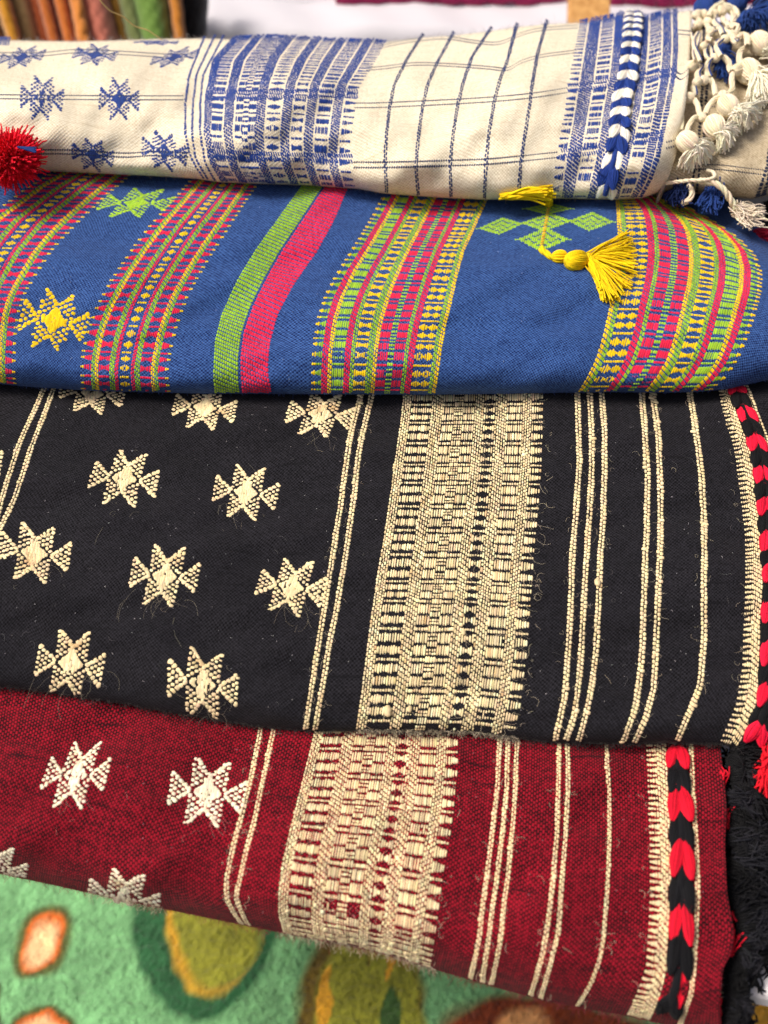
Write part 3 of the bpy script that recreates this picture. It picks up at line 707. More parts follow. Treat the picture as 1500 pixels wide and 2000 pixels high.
def diamond(cx, cy, ex, ey):
    ex = np.array(ex, float); ey = np.array(ey, float); n = 13; segs = []
    for i in range(-n, n + 1):
        x = i / n; hh = (1 - abs(x))
        if hh < .04: segs.append((x, -.05, x, .05)); continue
        solid = abs(x) < .55
        k = max(1, int(hh * (5 if solid else 6))); e = np.linspace(-hh, hh, k + 1) + (i % 2) * .06
        for a, b in zip(e[:-1], e[1:]):
            g = .012 if solid and abs((a + b) / 2) < .6 * hh else .045; segs.append((x, a + g, x, b - g))
    g = np.array(segs); q0 = np.array([cx, cy]) + g[:, :1] * ex + g[:, 1:2] * ey; q1 = np.array([cx, cy]) + g[:, 2:3] * ex + g[:, 3:4] * ey
    m = (q0 + q1) / 2; wd = np.linalg.norm(blue.P(m[:, 0] + 3, m[:, 1]) - blue.P(m[:, 0] - 3, m[:, 1]), axis=1) / 6 * np.hypot(*ex) / n * .98
    b = Bag(); b.stitches(blue.P(q0[:, 0], q0[:, 1]), blue.P(q1[:, 0], q1[:, 1]), blue.N(m[:, 0], m[:, 1]), wd, .0004, jitter_col(LIME, len(g), .08))
    b.build('diamond_motif', YARN, blue_shawl, 'stuff')
for a in [(1071, 408, (50, 0), (4, -12)), (1068, 434, (54, -2), (6, -19)), (1154, 433, (48, 1), (4, -20)), (978, 442, (47, -5), (4, -18)), (1061, 468, (54, 0), (6, -25))]: diamond(*a)
# couched yellow cord down the diamonds
bb = Bag(); t = np.linspace(0, 1, 17); X = 1073 + (1058 - 1073) * t; Y = 398 + (482 - 398) * t
bb.stitches(blue.P(X - 4, Y + 1, .0003), blue.P(X + 4, Y - 2, .0003), blue.N(X, Y), .0014, .0007, jitter_col(srgb(205, 165, 50), 17, .1)); bb.build('couched_cord', YARN, blue_shawl, 'stuff')

def tassel(cl, root, pts_cord, ball, br, neck, tips, col, nst=90, sr=.0004, cord_r=.0012, h=.004, name='tassel', knot=None, label=None, axis=None, ballup=None):
    f = lambda x, y, u=0.0: cl.P(np.array([float(x)]), np.array([float(y)]), u)[0]
    pc = [f(x, y, cord_r * 1.1) for x, y in pts_cord]
    cord = bundle(pc, cord_r, col, 3, cord_r * .55, 5, 30).build(name, FLOSS, root, label=label)
    C = f(*ball, ballup if ballup is not None else br * .8); nk = f(*neck, br * .6); ax = nk - C if axis is None else axis
    wound_ball(C, br, ax, col, 30, br * .11, squash=1.12).build('tassel_head', FLOSS, cord)
    if knot: wound_ball(f(*knot, cord_r * 1.3), cord_r * 1.7, [1, 0, .2], col, 12, cord_r * .4).build('knot', FLOSS, cord)
    # wrapping at the neck
    a = ax / np.linalg.norm(ax); b = np.cross(a, [.2, .3, .9]); b /= np.linalg.norm(b); c = np.cross(a, b); th = np.linspace(0, 4 * math.pi, 30)
    W = nk + b * (np.cos(th) * br * .42)[:, None] + c * (np.sin(th) * br * .42)[:, None] + a * np.linspace(-.3, .3, 30)[:, None] * br
    tp = np.array(tips, float); tt = rng.uniform(0, len(tp) - 1, nst); i = np.minimum(tt.astype(int), len(tp) - 2); fr = (tt - i)[:, None]
    q = tp[i] * (1 - fr) + tp[i + 1] * fr; nkp = np.array(neck, float); q = nkp + (q - nkp) * rng.uniform(.86, 1.02, (nst, 1))
    tipP = cl.P(q[:, 0], q[:, 1], 0) + NP * rng.uniform(sr, h, (nst, 1))
    bg2 = skirt(nk, tipP, col, sr, spread=br * .22, lift_v=NP * h * .45); bg2.tubes(W[None], sr * 1.2, np.array([col]), sides=5)
    bg2.build('tassel_skirt', FLOSS, cord); return cord
YT = srgb(236, 202, 12)
tassel(blue, blue_shawl, [(1057, 486), (1066, 494), (1078, 502), (1090, 504), (1104, 504)], (1125, 509), .0049, (1146, 503),
       [(1222, 458), (1232, 478), (1243, 505), (1243, 535), (1240, 560), (1222, 572), (1210, 592), (1192, 598), (1180, 600), (1166, 560)], YT, 170, .00036, .0019, .0055, knot=(1093, 502), label='yellow tassel lying on the blue cloth')
# second yellow tassel, mostly under the white shawl
f = lambda x, y, u=0.0: blue.P(np.array([float(x)]), np.array([float(y)]), u)[0]
b1 = bundle([f(1073, 400, .0015), f(1072, 390, .007), f(1072, 380, .014), f(1064, 375, .019)], .0024, YT, 5, .0011, 2).build('tassel', FLOSS, blue_shawl, label='yellow tassel pinched under the white shawl')
tip2 = [f(random.uniform(976, 1010), random.uniform(379, 388), random.uniform(.012, .018)) for _ in range(90)]
sk = skirt(f(1068, 376, .019), tip2, YT, .0006, lift_v=NP * .003, spread=.0022); sk.build('tassel_skirt', FLOSS, b1)

# ================================================================== WHITE SHAWL (top)
E_WTOP = [(-400, 76), (0, 78), (75, 80), (150, 81), (225, 79), (320, 76), (400, 75), (450, 77), (520, 74), (570, 75), (690, 82), (750, 83), (815, 74), (880, 70), (950, 62), (1010, 53), (1070, 47), (1150, 44), (1195, 36), (1215, 29), (1245, 29), (1265, 37), (1300, 27), (1350, 20), (1400, 18)]
E_WBOT = E_WHITEBOT[:-1] + [(1255, 387), (1285, 376), (1310, 352), (1345, 300), (1400, 290)]
white = Cloth(E_WTOP, E_WBOT, .012, .034, .0075, 120, wt=True, ht=-.022, Rt=95, seed=8, wr=.0014,
              bumps=[(470, 105, 120, 16, .05, -.003), (400, 150, 26, 70, .35, -.0028), (850, 130, 130, 10, -.1, .0016), (1000, 125, 100, 9, -.25, -.0015), (500, 330, 60, 22, .2, -.002), (200, 95, 150, 10, 0, .0018)])
W_CURVES = [
    [(-330, 76), (-330, 200), (-330, 335)],
    [(-40, 78), (-55, 200), (-50, 336)],
    [(200, 79), (180, 200), (190, 338)],
    [(392, 90), (370, 145), (362, 200), (362, 260), (370, 300), (382, 325), (400, 352)],
    [(412, 85), (384, 145), (377, 200), (375, 260), (382, 310), (408, 354)],
    [(430, 83), (397, 145), (391, 200), (391, 260), (401, 320), (422, 356)],
    [(448, 80), (415, 115), (400, 190), (397, 260), (410, 320), (434, 357)],
    [(752, 85), (730, 125), (701, 170), (692, 225), (685, 275), (682, 320), (694, 367)],
    [(820, 76), (795, 115), (770, 165), (760, 215), (755, 260), (752, 310), (755, 376)],
    [(882, 70), (855, 120), (835, 165), (825, 210), (817, 270), (812, 325), (817, 381)],
    [(954, 62), (922, 110), (905, 160), (895, 200), (885, 260), (879, 320), (881, 386)],
    [(1008, 53), (992, 115), (975, 160), (965, 200), (955, 260), (949, 320), (946, 388)],
    [(1066, 48), (1050, 105), (1040, 160), (1034, 210), (1025, 265), (1017, 320), (1012, 388)],
    [(1132, 45), (1120, 110), (1110, 170), (1102, 225), (1092, 275), (1085, 320), (1078, 388)],
    [(1215, 32), (1212, 90), (1206, 150), (1194, 210), (1188, 260), (1180, 310), (1160, 386)],
    [(1237, 30), (1233, 90), (1227, 140), (1216, 200), (1208, 260), (1200, 310), (1180, 386)],
    [(1258, 36), (1255, 90), (1248, 150), (1240, 210), (1229, 260), (1219, 310), (1200, 386)],
    [(1323, 26), (1325, 90), (1322, 140), (1310, 200), (1300, 250), (1290, 300), (1275, 348), (1255, 384)],
    [(1352, 22), (1350, 75), (1346, 135), (1340, 200), (1330, 260), (1320, 305), (1308, 340), (1288, 372)],
]
white.set_curves(W_CURVES)
white_shawl = pile_root(700, 250, 'cream folded shawl with navy stars and knotted fringe, on top of the pile', white)
white.build('cloth', M_WHITE, white_shawl, back=.004)
QW = .00115
for k in (3, 4, 5): band(white, (k, -2.6), (k, 2.6), [('twf', NAVY, 1)], QW, white_shawl, name='woven_stripe')
NB_ = (14.8, [(2.5, 4.4), (8.3, 4.4), (12.8, 1.3)])
NB2 = NB_
BANDW = [('twf', NAVY, 4), (NB_, NAVY, 6), (NB_, None, 1), ('twf', NAVY, 5), (NB_, None, 1), (NB_, NAVY, 4), ((3.4, [(1.2, 1.9)]), NAVY, 3), (NB_, NAVY, 4), ('twf', NAVY, 5), (NB_, None, 1), (NB2, NAVY, 7, dia), (NB_, None, 1), ('twf', NAVY, 5),
         (NB_, None, 1), (NB2, NAVY, 6, hour), (NB_, None, 1), ('twf', NAVY, 5), (NB_, None, 1), (NB_, NAVY, 7), (NB_, None, 1), ('twf', NAVY, 5), (NB_, None, 1), (NB_, NAVY, 6, dn)]
band(white, 6, 7, BANDW, QW, white_shawl, wf=1.1, label='broad navy brocade band on cream')
for k in range(8, 13): band(white, (k, -3.6), (k, 3.6), [('rope', srgb(34, 52, 100), 2)], QW * 1.1, white_shawl, name='woven_stripe', hgt=.0005)
BANDE = [(NB_, NAVY, 5, up), (NB_, None, 1), ('twf', NAVY, 7), (NB_, None, 1), (NB_, NAVY, 7), (NB_, None, 1), ('twf', NAVY, 5)]
BANDF = [('twf', NAVY, 4), (NB_, None, 1), (NB_, NAVY, 7), (NB_, None, 1), ('twf', NAVY, 5), (NB_, None, 1), ('twf', NAVY, 3)]
band(white, 13, (14, 3), BANDE, QW, white_shawl, wf=1.1, label='navy band left of the braid')
band(white, (16, -3), 17, BANDF, QW, white_shawl, wf=1.1, label='navy band right of the braid')
braid(white, 15, .0088, .0118, srgb(240, 234, 218), srgb(30, 56, 128), white_shawl, phase=.5, la='white', lb='navy', hgt=.0034)
LN = srgb(38, 50, 82)
GS = 1.3
for pts, gap in [([(-60, 190), (0, 189), (100, 190), (220, 191), (362, 191)], 6), ([(-60, 104), (0, 106), (80, 106), (150, 100), (230, 103), (330, 109), (378, 108)], 5),
                 ([(60, 297), (140, 297), (240, 303), (300, 300), (372, 303)], 6), ([(692, 206), (750, 205), (880, 199), (960, 194), (1035, 187), (1110, 176)], 7),
                 ([(690, 322), (750, 322), (860, 319), (960, 315), (1092, 302)], 8), ([(715, 135), (750, 132), (810, 125), (880, 127), (950, 132), (990, 135), (1020, 120), (1060, 109), (1128, 100)], 4),
                 ([(740, 92), (800, 80), (870, 74), (930, 82), (975, 84), (1020, 66), (1060, 57), (1130, 52)], 4),
                 ([(1316, 140), (1330, 150), (1346, 138)], 8), ([(1322, 62), (1350, 65)], 6), ([(1300, 284), (1318, 279), (1326, 270)], 9)]:
    hline(white, pts, LN, white_shawl, gap=gap * GS, wpx=4.6, ln=.66)
NST = srgb(38, 62, 128)
for pts in [[(405, 186), (500, 184), (600, 183), (700, 182)], [(404, 300), (500, 305), (600, 308), (690, 310)], [(1108, 172), (1150, 168), (1195, 160)], [(1095, 300), (1140, 296), (1175, 290)], [(1250, 150), (1320, 140)], [(1235, 275), (1295, 262)]]:
    hline(white, pts, NAVY, white_shawl, gap=11, sp=4.6, wpx=3.2, skew=9.0, name='dark_weft')
for (cx, cy, ex, ey) in [(82, 191, (40, 4), (2, -42)), (233, 193, (37, 3), (3, -41)), (186, 107, (41, 2), (12, -20)), (42, 112, (41, -4), (8, -20)), (340, 112, (42, -6), (10, -17)),
                         (181, 303, (40, 8), (3, -30)), (321, 296, (41, 8), (1, -35)), (305, 82, (42, 1), (3, -6)), (-70, 190, (38, 2), (3, -40))]:
    star(white, cx, cy, ex, ey, NST, white_shawl, n=8, hgt=.0003, w=1.25, smin=.01)
band(white, (1, 0), (2, -180), [(NB_, NAVY, 12)], QW, white_shawl, s1=.045)

# lower layer of the same shawl, coming out at the right under the fringe
wl = Cloth([(1200, 110), (1330, 60), (1400, 44), (1500, 30), (1700, 20)], [(1200, 384), (1290, 380), (1345, 376), (1400, 384), (1470, 389), (1500, 382), (1540, 360), (1700, 330)],
           .008, .020, -.004, 60, wt=True, ht=-.02, Rt=60, seed=21, wr=.0010, bumps=[(1390, 350, 60, 20, .2, -.002)])
wl.set_curves([[(1230, 105), (1225, 250), (1220, 383)], [(1375, 50), (1373, 150), (1366, 260), (1350, 377)], [(1384, 50), (1382, 150), (1375, 260), (1360, 377)],
               [(1510, 34), (1512, 200), (1500, 320), (1478, 388)], [(1524, 34), (1524, 200), (1510, 320), (1490, 384)], [(1660, 30), (1660, 200), (1640, 340)]])
wl.build('under_layer', M_COARSE, white_shawl, back=.004)
for k in (1, 2): band(wl, (k, -3), (k, 3), [('rope', srgb(36, 40, 56), 1)], .0012, white_shawl, name='woven_stripe')
for k in (3, 4): band(wl, (k, -4), (k, 4), [('rope', srgb(36, 44, 66), 1)], .0012, white_shawl, name='woven_stripe')
hline(wl, [(1340, 326), (1390, 326), (1420, 328), (1460, 333), (1520, 340)], srgb(36, 44, 62), white_shawl, gap=9, sp=4.5)
hline(wl, [(1380, 203), (1410, 205), (1450, 206), (1540, 210)], srgb(36, 44, 62), white_shawl, gap=8, sp=4.5)

# knotted fringe
FC = srgb(236, 222, 192); FN = srgb(36, 64, 128)
def FP(x, y, u=.010): return wl.P(np.array([float(x)]), np.array([float(y)]), u)[0]
def fz(P, ox=1280, oy=0, k=6.82): return [(ox + a / k, oy + b / k) for a, b in P]
cords = [
    ([(560, 440), (510, 540), (520, 640), (560, 720), (600, 820)], .7), ([(480, 440), (500, 560), (500, 720), (520, 800)], .4), ([(590, 450), (570, 560), (540, 660)], .5),
    ([(540, 850), (610, 900), (560, 980), (570, 1060)], 1), ([(500, 1150), (520, 1240), (520, 1290)], 1), ([(700, 600), (660, 690), (690, 770), (760, 780)], .7),
    ([(720, 590), (750, 690), (750, 760)], .6), ([(780, 770), (700, 840), (680, 940), (720, 1040)], 1.1), ([(880, 540), (810, 620), (840, 700), (880, 750)], 1),
    ([(900, 750), (960, 810), (990, 900), (1020, 960)], 1.15), ([(1030, 970), (1020, 1090), (1020, 1190), (950, 1260), (880, 1290)], 1.1),
    ([(740, 1060), (780, 1160), (810, 1280)], 1.1), ([(850, 1290), (760, 1350), (700, 1430), (670, 1530)], 1.1), ([(500, 1300), (560, 1400), (600, 1540)], 1),
    ([(620, 1560), (520, 1570), (450, 1660), (420, 1780)], 1), ([(390, 1340), (350, 1450), (350, 1600), (340, 1740)], .9),
    ([(1080, 530), (1150, 470), (1220, 500), (1230, 620)], 1.2), ([(1230, 640), (1130, 690), (1120, 790), (1150, 880)], 1.2), ([(620, 120), (680, 200), (650, 300), (560, 330)], 1),
    ([(700, 230), (760, 130), (850, 60), (900, 30)], 1.2), ([(800, 220), (780, 290), (860, 380), (900, 470)], 1), ([(980, 330), (1090, 350), (1080, 440), (1000, 470)], 1.1),
    ([(960, 360), (940, 420), (1020, 450), (1050, 540)], 1), ([(540, 200), (600, 280), (680, 330), (720, 420)], 1), ([(700, 340), (760, 420), (700, 500), (760, 540)], .9),
    ([(830, 360), (760, 380), (770, 430), (830, 400)], .6), ([(860, 170), (950, 130), (1040, 200), (1030, 330)], 1.3), ([(900, 240), (960, 320), (1060, 380)], 1.1), ([(600, 300), (520, 370), (470, 400)], .9),
    ([(620, 590), (700, 560), (790, 580), (860, 560)], .8), ([(1000, 500), (1060, 570), (1090, 540)], .8), ([(900, 60), (1000, 90), (1080, 150), (1100, 260)], 1.1)]
fr = None
for i, (pts, s) in enumerate(cords):
    pp = fz(pts); h0 = .009 + .003 * random.random() + (.006 if pp[0][1] < 80 else 0)
    P = [FP(x, y, h0) for x, y in pp]; sr = .0011 * s
    c = FC if s > .55 or i % 3 else FN
    b = bundle(P, sr * 1.35, c, 8, sr * .40, 1.2, 26)
    if i < 9 or i in (20, 25, 30):      # a blue thread runs along some of the cords
        b.tubes((smooth_path(P, 26) + NP * sr * 1.3 + RIGHT * sr * .9)[None], sr * .4, np.array([FN]), sides=5)
    o = b.build('fringe_cord' if fr else 'knotted_fringe', FLOSS, fr or white_shawl, label=None if fr else 'knotted cream cotton fringe with navy threads')
    if fr is None: fr = o
for (x, y, r) in [(490, 880, 55), (650, 1070, 45), (560, 1095, 45), (450, 1300, 52), (800, 770, 42), (1090, 930, 62), (620, 1560, 42), (900, 1270, 45), (560, 200, 55), (640, 190, 45), (770, 180, 55), (880, 150, 60), (740, 420, 45), (560, 340, 50), (1030, 470, 50), (930, 520, 40), (640, 620, 38), (700, 290, 45)]:
    (px, py), = fz([(x, y)]); wound_ball(FP(px, py, .012 + (.004 if py < 80 else 0)), r / 6.82 * .00034, [random.uniform(-1, 1), .4, .2], FC, 14, .00055).build('knot', FLOSS, fr)
def pom(ball, br, neck, tips, col, n=110, h=.009, sr=.00036, hb=.010, name='tassel', lab=None):
    C = FP(*ball, hb); nk = FP(*neck, hb); o = wound_ball(C, br, nk - C, col, 26, br * .12).build(name, FLOSS, white_shawl, label=lab)
    tp = np.array(tips, float); tt = rng.uniform(0, len(tp) - 1, n); i = np.minimum(tt.astype(int), len(tp) - 2); fr_ = (tt - i)[:, None]; q = tp[i] * (1 - fr_) + tp[i + 1] * fr_
    q = np.array(neck) + (q - np.array(neck)) * rng.uniform(.7, 1.04, (n, 1))
    T = wl.P(q[:, 0], q[:, 1], 0) + NP * rng.uniform(.001, h, (n, 1))
    skirt(nk, T, srgb(250, 240, 216) if col is FC else col, sr, spread=br * .3, lift_v=NP * h * .6, wav=.0005).build('tassel_skirt', FLOSS, o); return o  # cream skirts coloured lighter to make up for the shade on them
pom((1422, 207), .0056, (1438, 222), [(1490, 215), (1480, 245), (1450, 270), (1425, 262), (1412, 250)], FC, 210, lab='cream tassel, middle of the fringe')
pom((1396, 247), .0056, (1404, 258), [(1440, 262), (1430, 290), (1418, 305), (1400, 308), (1396, 300)], FC, 190)
pom((1343, 277), .0052, (1357, 287), [(1392, 300), (1388, 318), (1360, 340), (1335, 346), (1318, 338), (1330, 322)], FC, 210, lab='cream tassel at the lower end of the fringe')
pom((1462, 140), .0064, (1474, 152), [(1530, 150), (1530, 185), (1505, 212), (1470, 220), (1450, 208)], FC, 260)
pom((1484, 84), .0060, (1494, 96), [(1545, 80), (1550, 110), (1530, 140), (1500, 130)], FC, 200)
pom((1410, 95), .0052, (1408, 108), [(1440, 130), (1432, 160), (1412, 168), (1390, 150), (1388, 130)], FN, 130, h=.006, hb=.006, lab='navy tassel showing through the fringe')
pom((1462, 42), .0062, (1456, 44), [(1445, 70), (1480, 76), (1510, 66), (1520, 40), (1500, 20)], FN, 170, hb=.014, h=.016, lab='navy tassel at the upper right')
pom((1376, 16), .0060, (1380, 22), [(1352, 24), (1372, 6), (1400, 8), (1430, 18)], FN, 90, hb=.014, h=.014)
pom((1440, 6), .0060, (1440, 8), [(1410, 4), (1440, -20), (1480, -10), (1520, 8), (1490, 22)], FN, 150, hb=.016, h=.018)
pom((1490, 8), .0045, (1488, 10), [(1462, 14), (1470, 30), (1500, 34), (1530, 20)], srgb(20, 28, 56), 120, hb=.02, h=.02)
# selvedge cord and hanging tassels below
def BP(x, y, u=.004): return lift(np.array([float(x)]), np.array([float(y)]), np.array([u]))[0]
cord = bundle([BP(1300, 358, .016), BP(1340, 353, .020), BP(1380, 351, .022), (BP(1396, 345, .022)), BP(1392, 336, .021), BP(1380, 333, .021)], .0011, FC, 3, .0006, 8, 60)
cord.build('hanging_cord', FLOSS, white_shawl)
c2 = bundle([BP(1365, 352, .020), BP(1395, 358, .020), BP(1415, 372, .018), BP(1428, 392, .014), BP(1438, 410, .010)], .0019, FC, 3, .0010, 6, 50).build('tassel', FLOSS, white_shawl, label='cream tassel hanging at the lower right on a plaited cord')
n = 150; q = np.stack([rng.uniform(1440, 1498, n), rng.uniform(398, 446, n)], 1); T = lift(q[:, 0], q[:, 1], rng.uniform(-.002, .012, n)); skirt(BP(1436, 408, .010), T, srgb(226, 212, 190), .00032, spread=.0016, wav=.0012).build('tassel_skirt', FLOSS, c2)
for (bx, by, tips, nm) in [((1392), 362, [(1356, 398), (1372, 412), (1400, 420), (1408, 396)], 0), (1330, 366, [(1296, 380), (1306, 398), (1330, 402), (1350, 396)], 1)]:
    n = 130; tp = np.array(tips, float); tt = rng.uniform(0, 2.999, n); i = tt.astype(int); fr_ = (tt - i)[:, None]; q = tp[i] * (1 - fr_) + tp[i + 1] * fr_
    b0 = np.array([bx, by]); q = b0 + (q - b0) * rng.uniform(.7, 1.05, (n, 1)); T = lift(q[:, 0], q[:, 1], rng.uniform(.002, .013, n))
    skirt(BP(bx, by, .012), T, FN if nm == 0 else srgb(24, 40, 88), .0004, spread=.002, wav=.0009).build('tassel', FLOSS, white_shawl, label='navy tassel hanging under the %s end of the folded edge' % ('right', 'left')[nm])
bundle([BP(1345, 362, .014), BP(1352, 376, .014), BP(1346, 390, .012), BP(1334, 396, .012)], .0016, FC, 4, .0008, 1, 20).build('fringe_cord', FLOSS, white_shawl)

# ================================================================== loose fibres
def along(cl, ks, n, s0=.02, s1=.98, sx=8):
    s = rng.uniform(s0, s1, n); k = rng.choice(ks, n); x = np.array([cl.X(int(a), np.array([b]))[0] for a, b in zip(k, s)]) + rng.normal(0, sx, n); return np.stack([x, cl.Y(x, s)], 1)
HF = srgb(205, 192, 165)
hairs(black, along(black, [5, 6, 9, 10, 11, 12, 13, 14, 15], 420), black_shawl, HF, (.0015, .005), r=.00004)
s = rng.uniform(.02, .98, 500); f_ = rng.uniform(0, 1, 500) ** .6; xx = black.X(7, s) + (black.X(8, s) - black.X(7, s)) * (f_ * 1.06); hairs(black, np.stack([xx, black.Y(xx, s)], 1), black_shawl, HF, (.002, .009))
pts = np.concatenate([np.stack([rng.normal(cx, 34, 20), rng.normal(cy + 28, 24, 20)], 1) for cx, cy in [(243, 924), (480, 952), (67, 1071), (321, 1126), (569, 1146), (138, 1296), (396, 1330), (626, 809)]])
pts = pts[black.s_of(pts[:, 0], pts[:, 1]) < .97]; hairs(black, pts, black_shawl, srgb(170, 160, 140), (.002, .013), curl=1.1, down=.7, r=.00003)
pts = np.stack([rng.uniform(0, 1480, 110), rng.uniform(790, 1380, 110)], 1); hairs(black, pts, black_shawl, srgb(120, 118, 120), (.001, .006), r=.00004)
hairs(red, along(red, [3, 4, 7, 8, 9, 10, 11, 12, 13], 260), red_shawl, HF, (.0015, .005))
s = rng.uniform(.02, .98, 300); f_ = rng.uniform(0, 1.05, 300); xx = red.X(5, s) + (red.X(6, s) - red.X(5, s)) * f_; hairs(red, np.stack([xx, red.Y(xx, s)], 1), red_shawl, HF, (.0015, .006))
pts = np.concatenate([np.stack([rng.normal(cx, 35, 25), rng.normal(cy + 25, 30, 25)], 1) for cx, cy in [(148, 1514), (405, 1548)]]); hairs(red, pts, red_shawl, srgb(205, 160, 150), (.002, .009), curl=1.0, down=.7, r=.00003)
edge_fuzz(black, -50, 1500, 1500, black_shawl, srgb(60, 55, 55)); edge_fuzz(black, 690, 1010, 350, black_shawl, HF)
edge_fuzz(red, -50, 1420, 1300, red_shawl, srgb(130, 40, 52)); edge_fuzz(red, 540, 850, 400, red_shawl, HF); edge_fuzz(red, 170, 320, 120, red_shawl, HF)
edge_fuzz(blue, -50, 1500, 900, blue_shawl, srgb(70, 90, 150), ln=(.0004, .0014)); edge_fuzz(white, -50, 1300, 900, white_shawl, srgb(170, 160, 145), ln=(.0005, .0016))
edge_fuzz(white, -50, 1350, 1300, white_shawl, srgb(170, 165, 165), top=True, ln=(.0008, .003))

for cl_, rt_, n_, bx, c_ in ((black, black_shawl, 260, (0, 1480, 790, 1400), srgb(170, 168, 170)), (blue, blue_shawl, 130, (0, 1480, 400, 745), srgb(150, 165, 205)), (red, red_shawl, 90, (0, 1400, 1460, 1800), srgb(190, 120, 130)), (white, white_shawl, 60, (0, 1300, 110, 360), srgb(120, 90, 60))):
    p_ = np.stack([rng.uniform(bx[0], bx[1], n_), rng.uniform(bx[2], bx[3], n_)], 1); p_ = p_[(cl_.s_of(p_[:, 0], p_[:, 1]) < .96) & (cl_.s_of(p_[:, 0], p_[:, 1]) > .03)]
    hairs(cl_, p_, rt_, c_, (.0003, .0012), r=.00010, name='lint', upz=.0003)
# felted lumps of unspun fibre caught in the cream bands and stripes
lb = Bag()
for x, y, r_ in ((757, 1388, .0026), (1167, 1137, .0020), (738, 1150, .0012), (1116, 1085, .0013), (1245, 1340, .0012), (960, 1010, .0012), (905, 1235, .0013), (800, 1385, .0014)):
    V_, F_, C_ = sphere(np.zeros(3), r_, CREAM, 8, 12); V_ = V_ * np.array([.75, 1.15, .6]) * (1 + rng.normal(0, .08, (len(V_), 1))); lb.add(V_ + black.P(np.array([x * 1.]), np.array([y * 1.]), .0002)[0], F_, C_)
lb.build('fibre_lump', YARN, black_shawl, 'stuff')
# ================================================================== fringe of the maroon shawl (black), right
def tuft(root, base, tips, n, col, sr, h=(.0, .012), name='tassel', label=None, mid=.004, wav=.0012):
    base = np.array(base, float); tp = np.array(tips, float); tt = rng.uniform(0, len(tp) - 1.001, n); i = tt.astype(int); fr_ = (tt - i)[:, None]
    q = tp[i] * (1 - fr_) + tp[i + 1] * fr_; q = base[:2] + (q - base[:2]) * rng.uniform(.55, 1.05, (n, 1))
    T = lift(q[:, 0], q[:, 1], rng.uniform(h[0], h[1], n)); B0 = lift(base[0:1], base[1:2], base[2:3])[0]
    return skirt(B0, T, col, sr, k=10, spread=.0022, wav=wav, lift_v=NP * mid).build(name, FLOSS, root, label=label)
BK = srgb(11, 11, 14)
specs = []
for i in range(22):
    y = 1465 + i * 25; x = 1425 + random.uniform(-6, 10) + (12 if 1780 < y < 1860 else 0)
    a = random.uniform(-.7, 1.2); L = random.uniform(45, 85)
    if y > 1870: L *= .55; x -= 12
    specs.append((x + 14, y, a, L))
for j, (x, y, a, L) in enumerate(specs):
    tips = [(x + math.cos(a + d) * L, y + math.sin(a + d) * L) for d in (-.7, -.25, .25, .7)]
    tuft(red_shawl, (x, y, .004 + random.uniform(0, .005)), tips, 130, srgb(*random.choice([(9, 9, 11), (14, 14, 18), (24, 24, 30), (32, 32, 38)])), .0003, h=(-.004, .010), wav=.0006, label='black yarn tassel of the side fringe')  # lighter greys put strand highlights into the colour of some tufts
    wound_ball(BP(x, y, .007), .0032, [math.cos(a), -math.sin(a), .2], BK, 16, .0005).build('knot', FLOSS, red_shawl)
for i in range(16):
    y = 1480 + i * 24; x = 1480 + random.uniform(-10, 25); a = random.uniform(-1, 2.5); L = random.uniform(50, 80)
    if y > 1840: continue
    tuft(red_shawl, (x, y, -.002), [(x + math.cos(a + d) * L, y + math.sin(a + d) * L) for d in (-.9, -.3, .3, .9)], 150, BK, .0003, h=(-.012, .006), wav=.0006, label='black yarn tassel of the side fringe, outer row')
tuft(red_shawl, (1470, 1880, .0), [(1430, 1925), (1445, 1940), (1470, 1938), (1500, 1945)], 22, BK, .00045, h=(-.006, .004))
tuft(red_shawl, (1425, 1950, .0), [(1460, 1930), (1462, 1970), (1440, 2010), (1420, 2030)], 120, BK, .00042, h=(-.012, .006))
tuft(red_shawl, (1425, 1990, .0), [(1470, 1985), (1478, 2010), (1450, 2040), (1410, 2050)], 120, BK, .00042, h=(-.012, .006))
# dark backing of the fringe: a dense felt of yarn under the tassels
fb = Bag(); n = 900; q = np.stack([rng.uniform(1418, 1580, n), rng.uniform(1470, 1868, n)], 1)
P0 = lift(q[:, 0], q[:, 1], rng.uniform(-.014, -.002, n)); dd = rng.normal(0, 1, (n, 3)); dd -= (dd @ NP)[:, None] * NP * .8; dd /= np.linalg.norm(dd, axis=1, keepdims=True)
t = np.linspace(-1, 1, 7); Q = P0[:, None] + dd[:, None] * (t * .009)[None, :, None] + rng.normal(0, .004, (n, 1, 3)) * (t ** 2)[None, :, None]
fb.tubes(Q, .0006, jitter_col(BK, n, .2), sides=4); fb.build('fringe_mass', FLOSS, red_shawl, 'stuff')
for (x0, y0, pts) in [(1410, 1500, [(1416, 1520), (1420, 1540), (1414, 1530)]), (1414, 1590, [(1423, 1612), (1424, 1625), (1418, 1600)]), (1418, 1765, [(1432, 1785), (1440, 1805), (1436, 1800)]), (1440, 1830, [(1430, 1875), (1424, 1870), (1436, 1850)]), (1402, 1965, [(1412, 1985), (1410, 1995), (1400, 1990)])]:
    tuft(red_shawl, (x0, y0, .008), pts, 10, srgb(215, 20, 44), .00028, h=(.006, .010), name='loose_thread', mid=.001, wav=.0004)
tuft(black_shawl, (1512, 1465, .012), [(1476, 1500), (1482, 1548), (1500, 1556), (1540, 1550)], 130, srgb(215, 16, 36), .00042, h=(.004, .016), label='red tassel beside the black fringe')
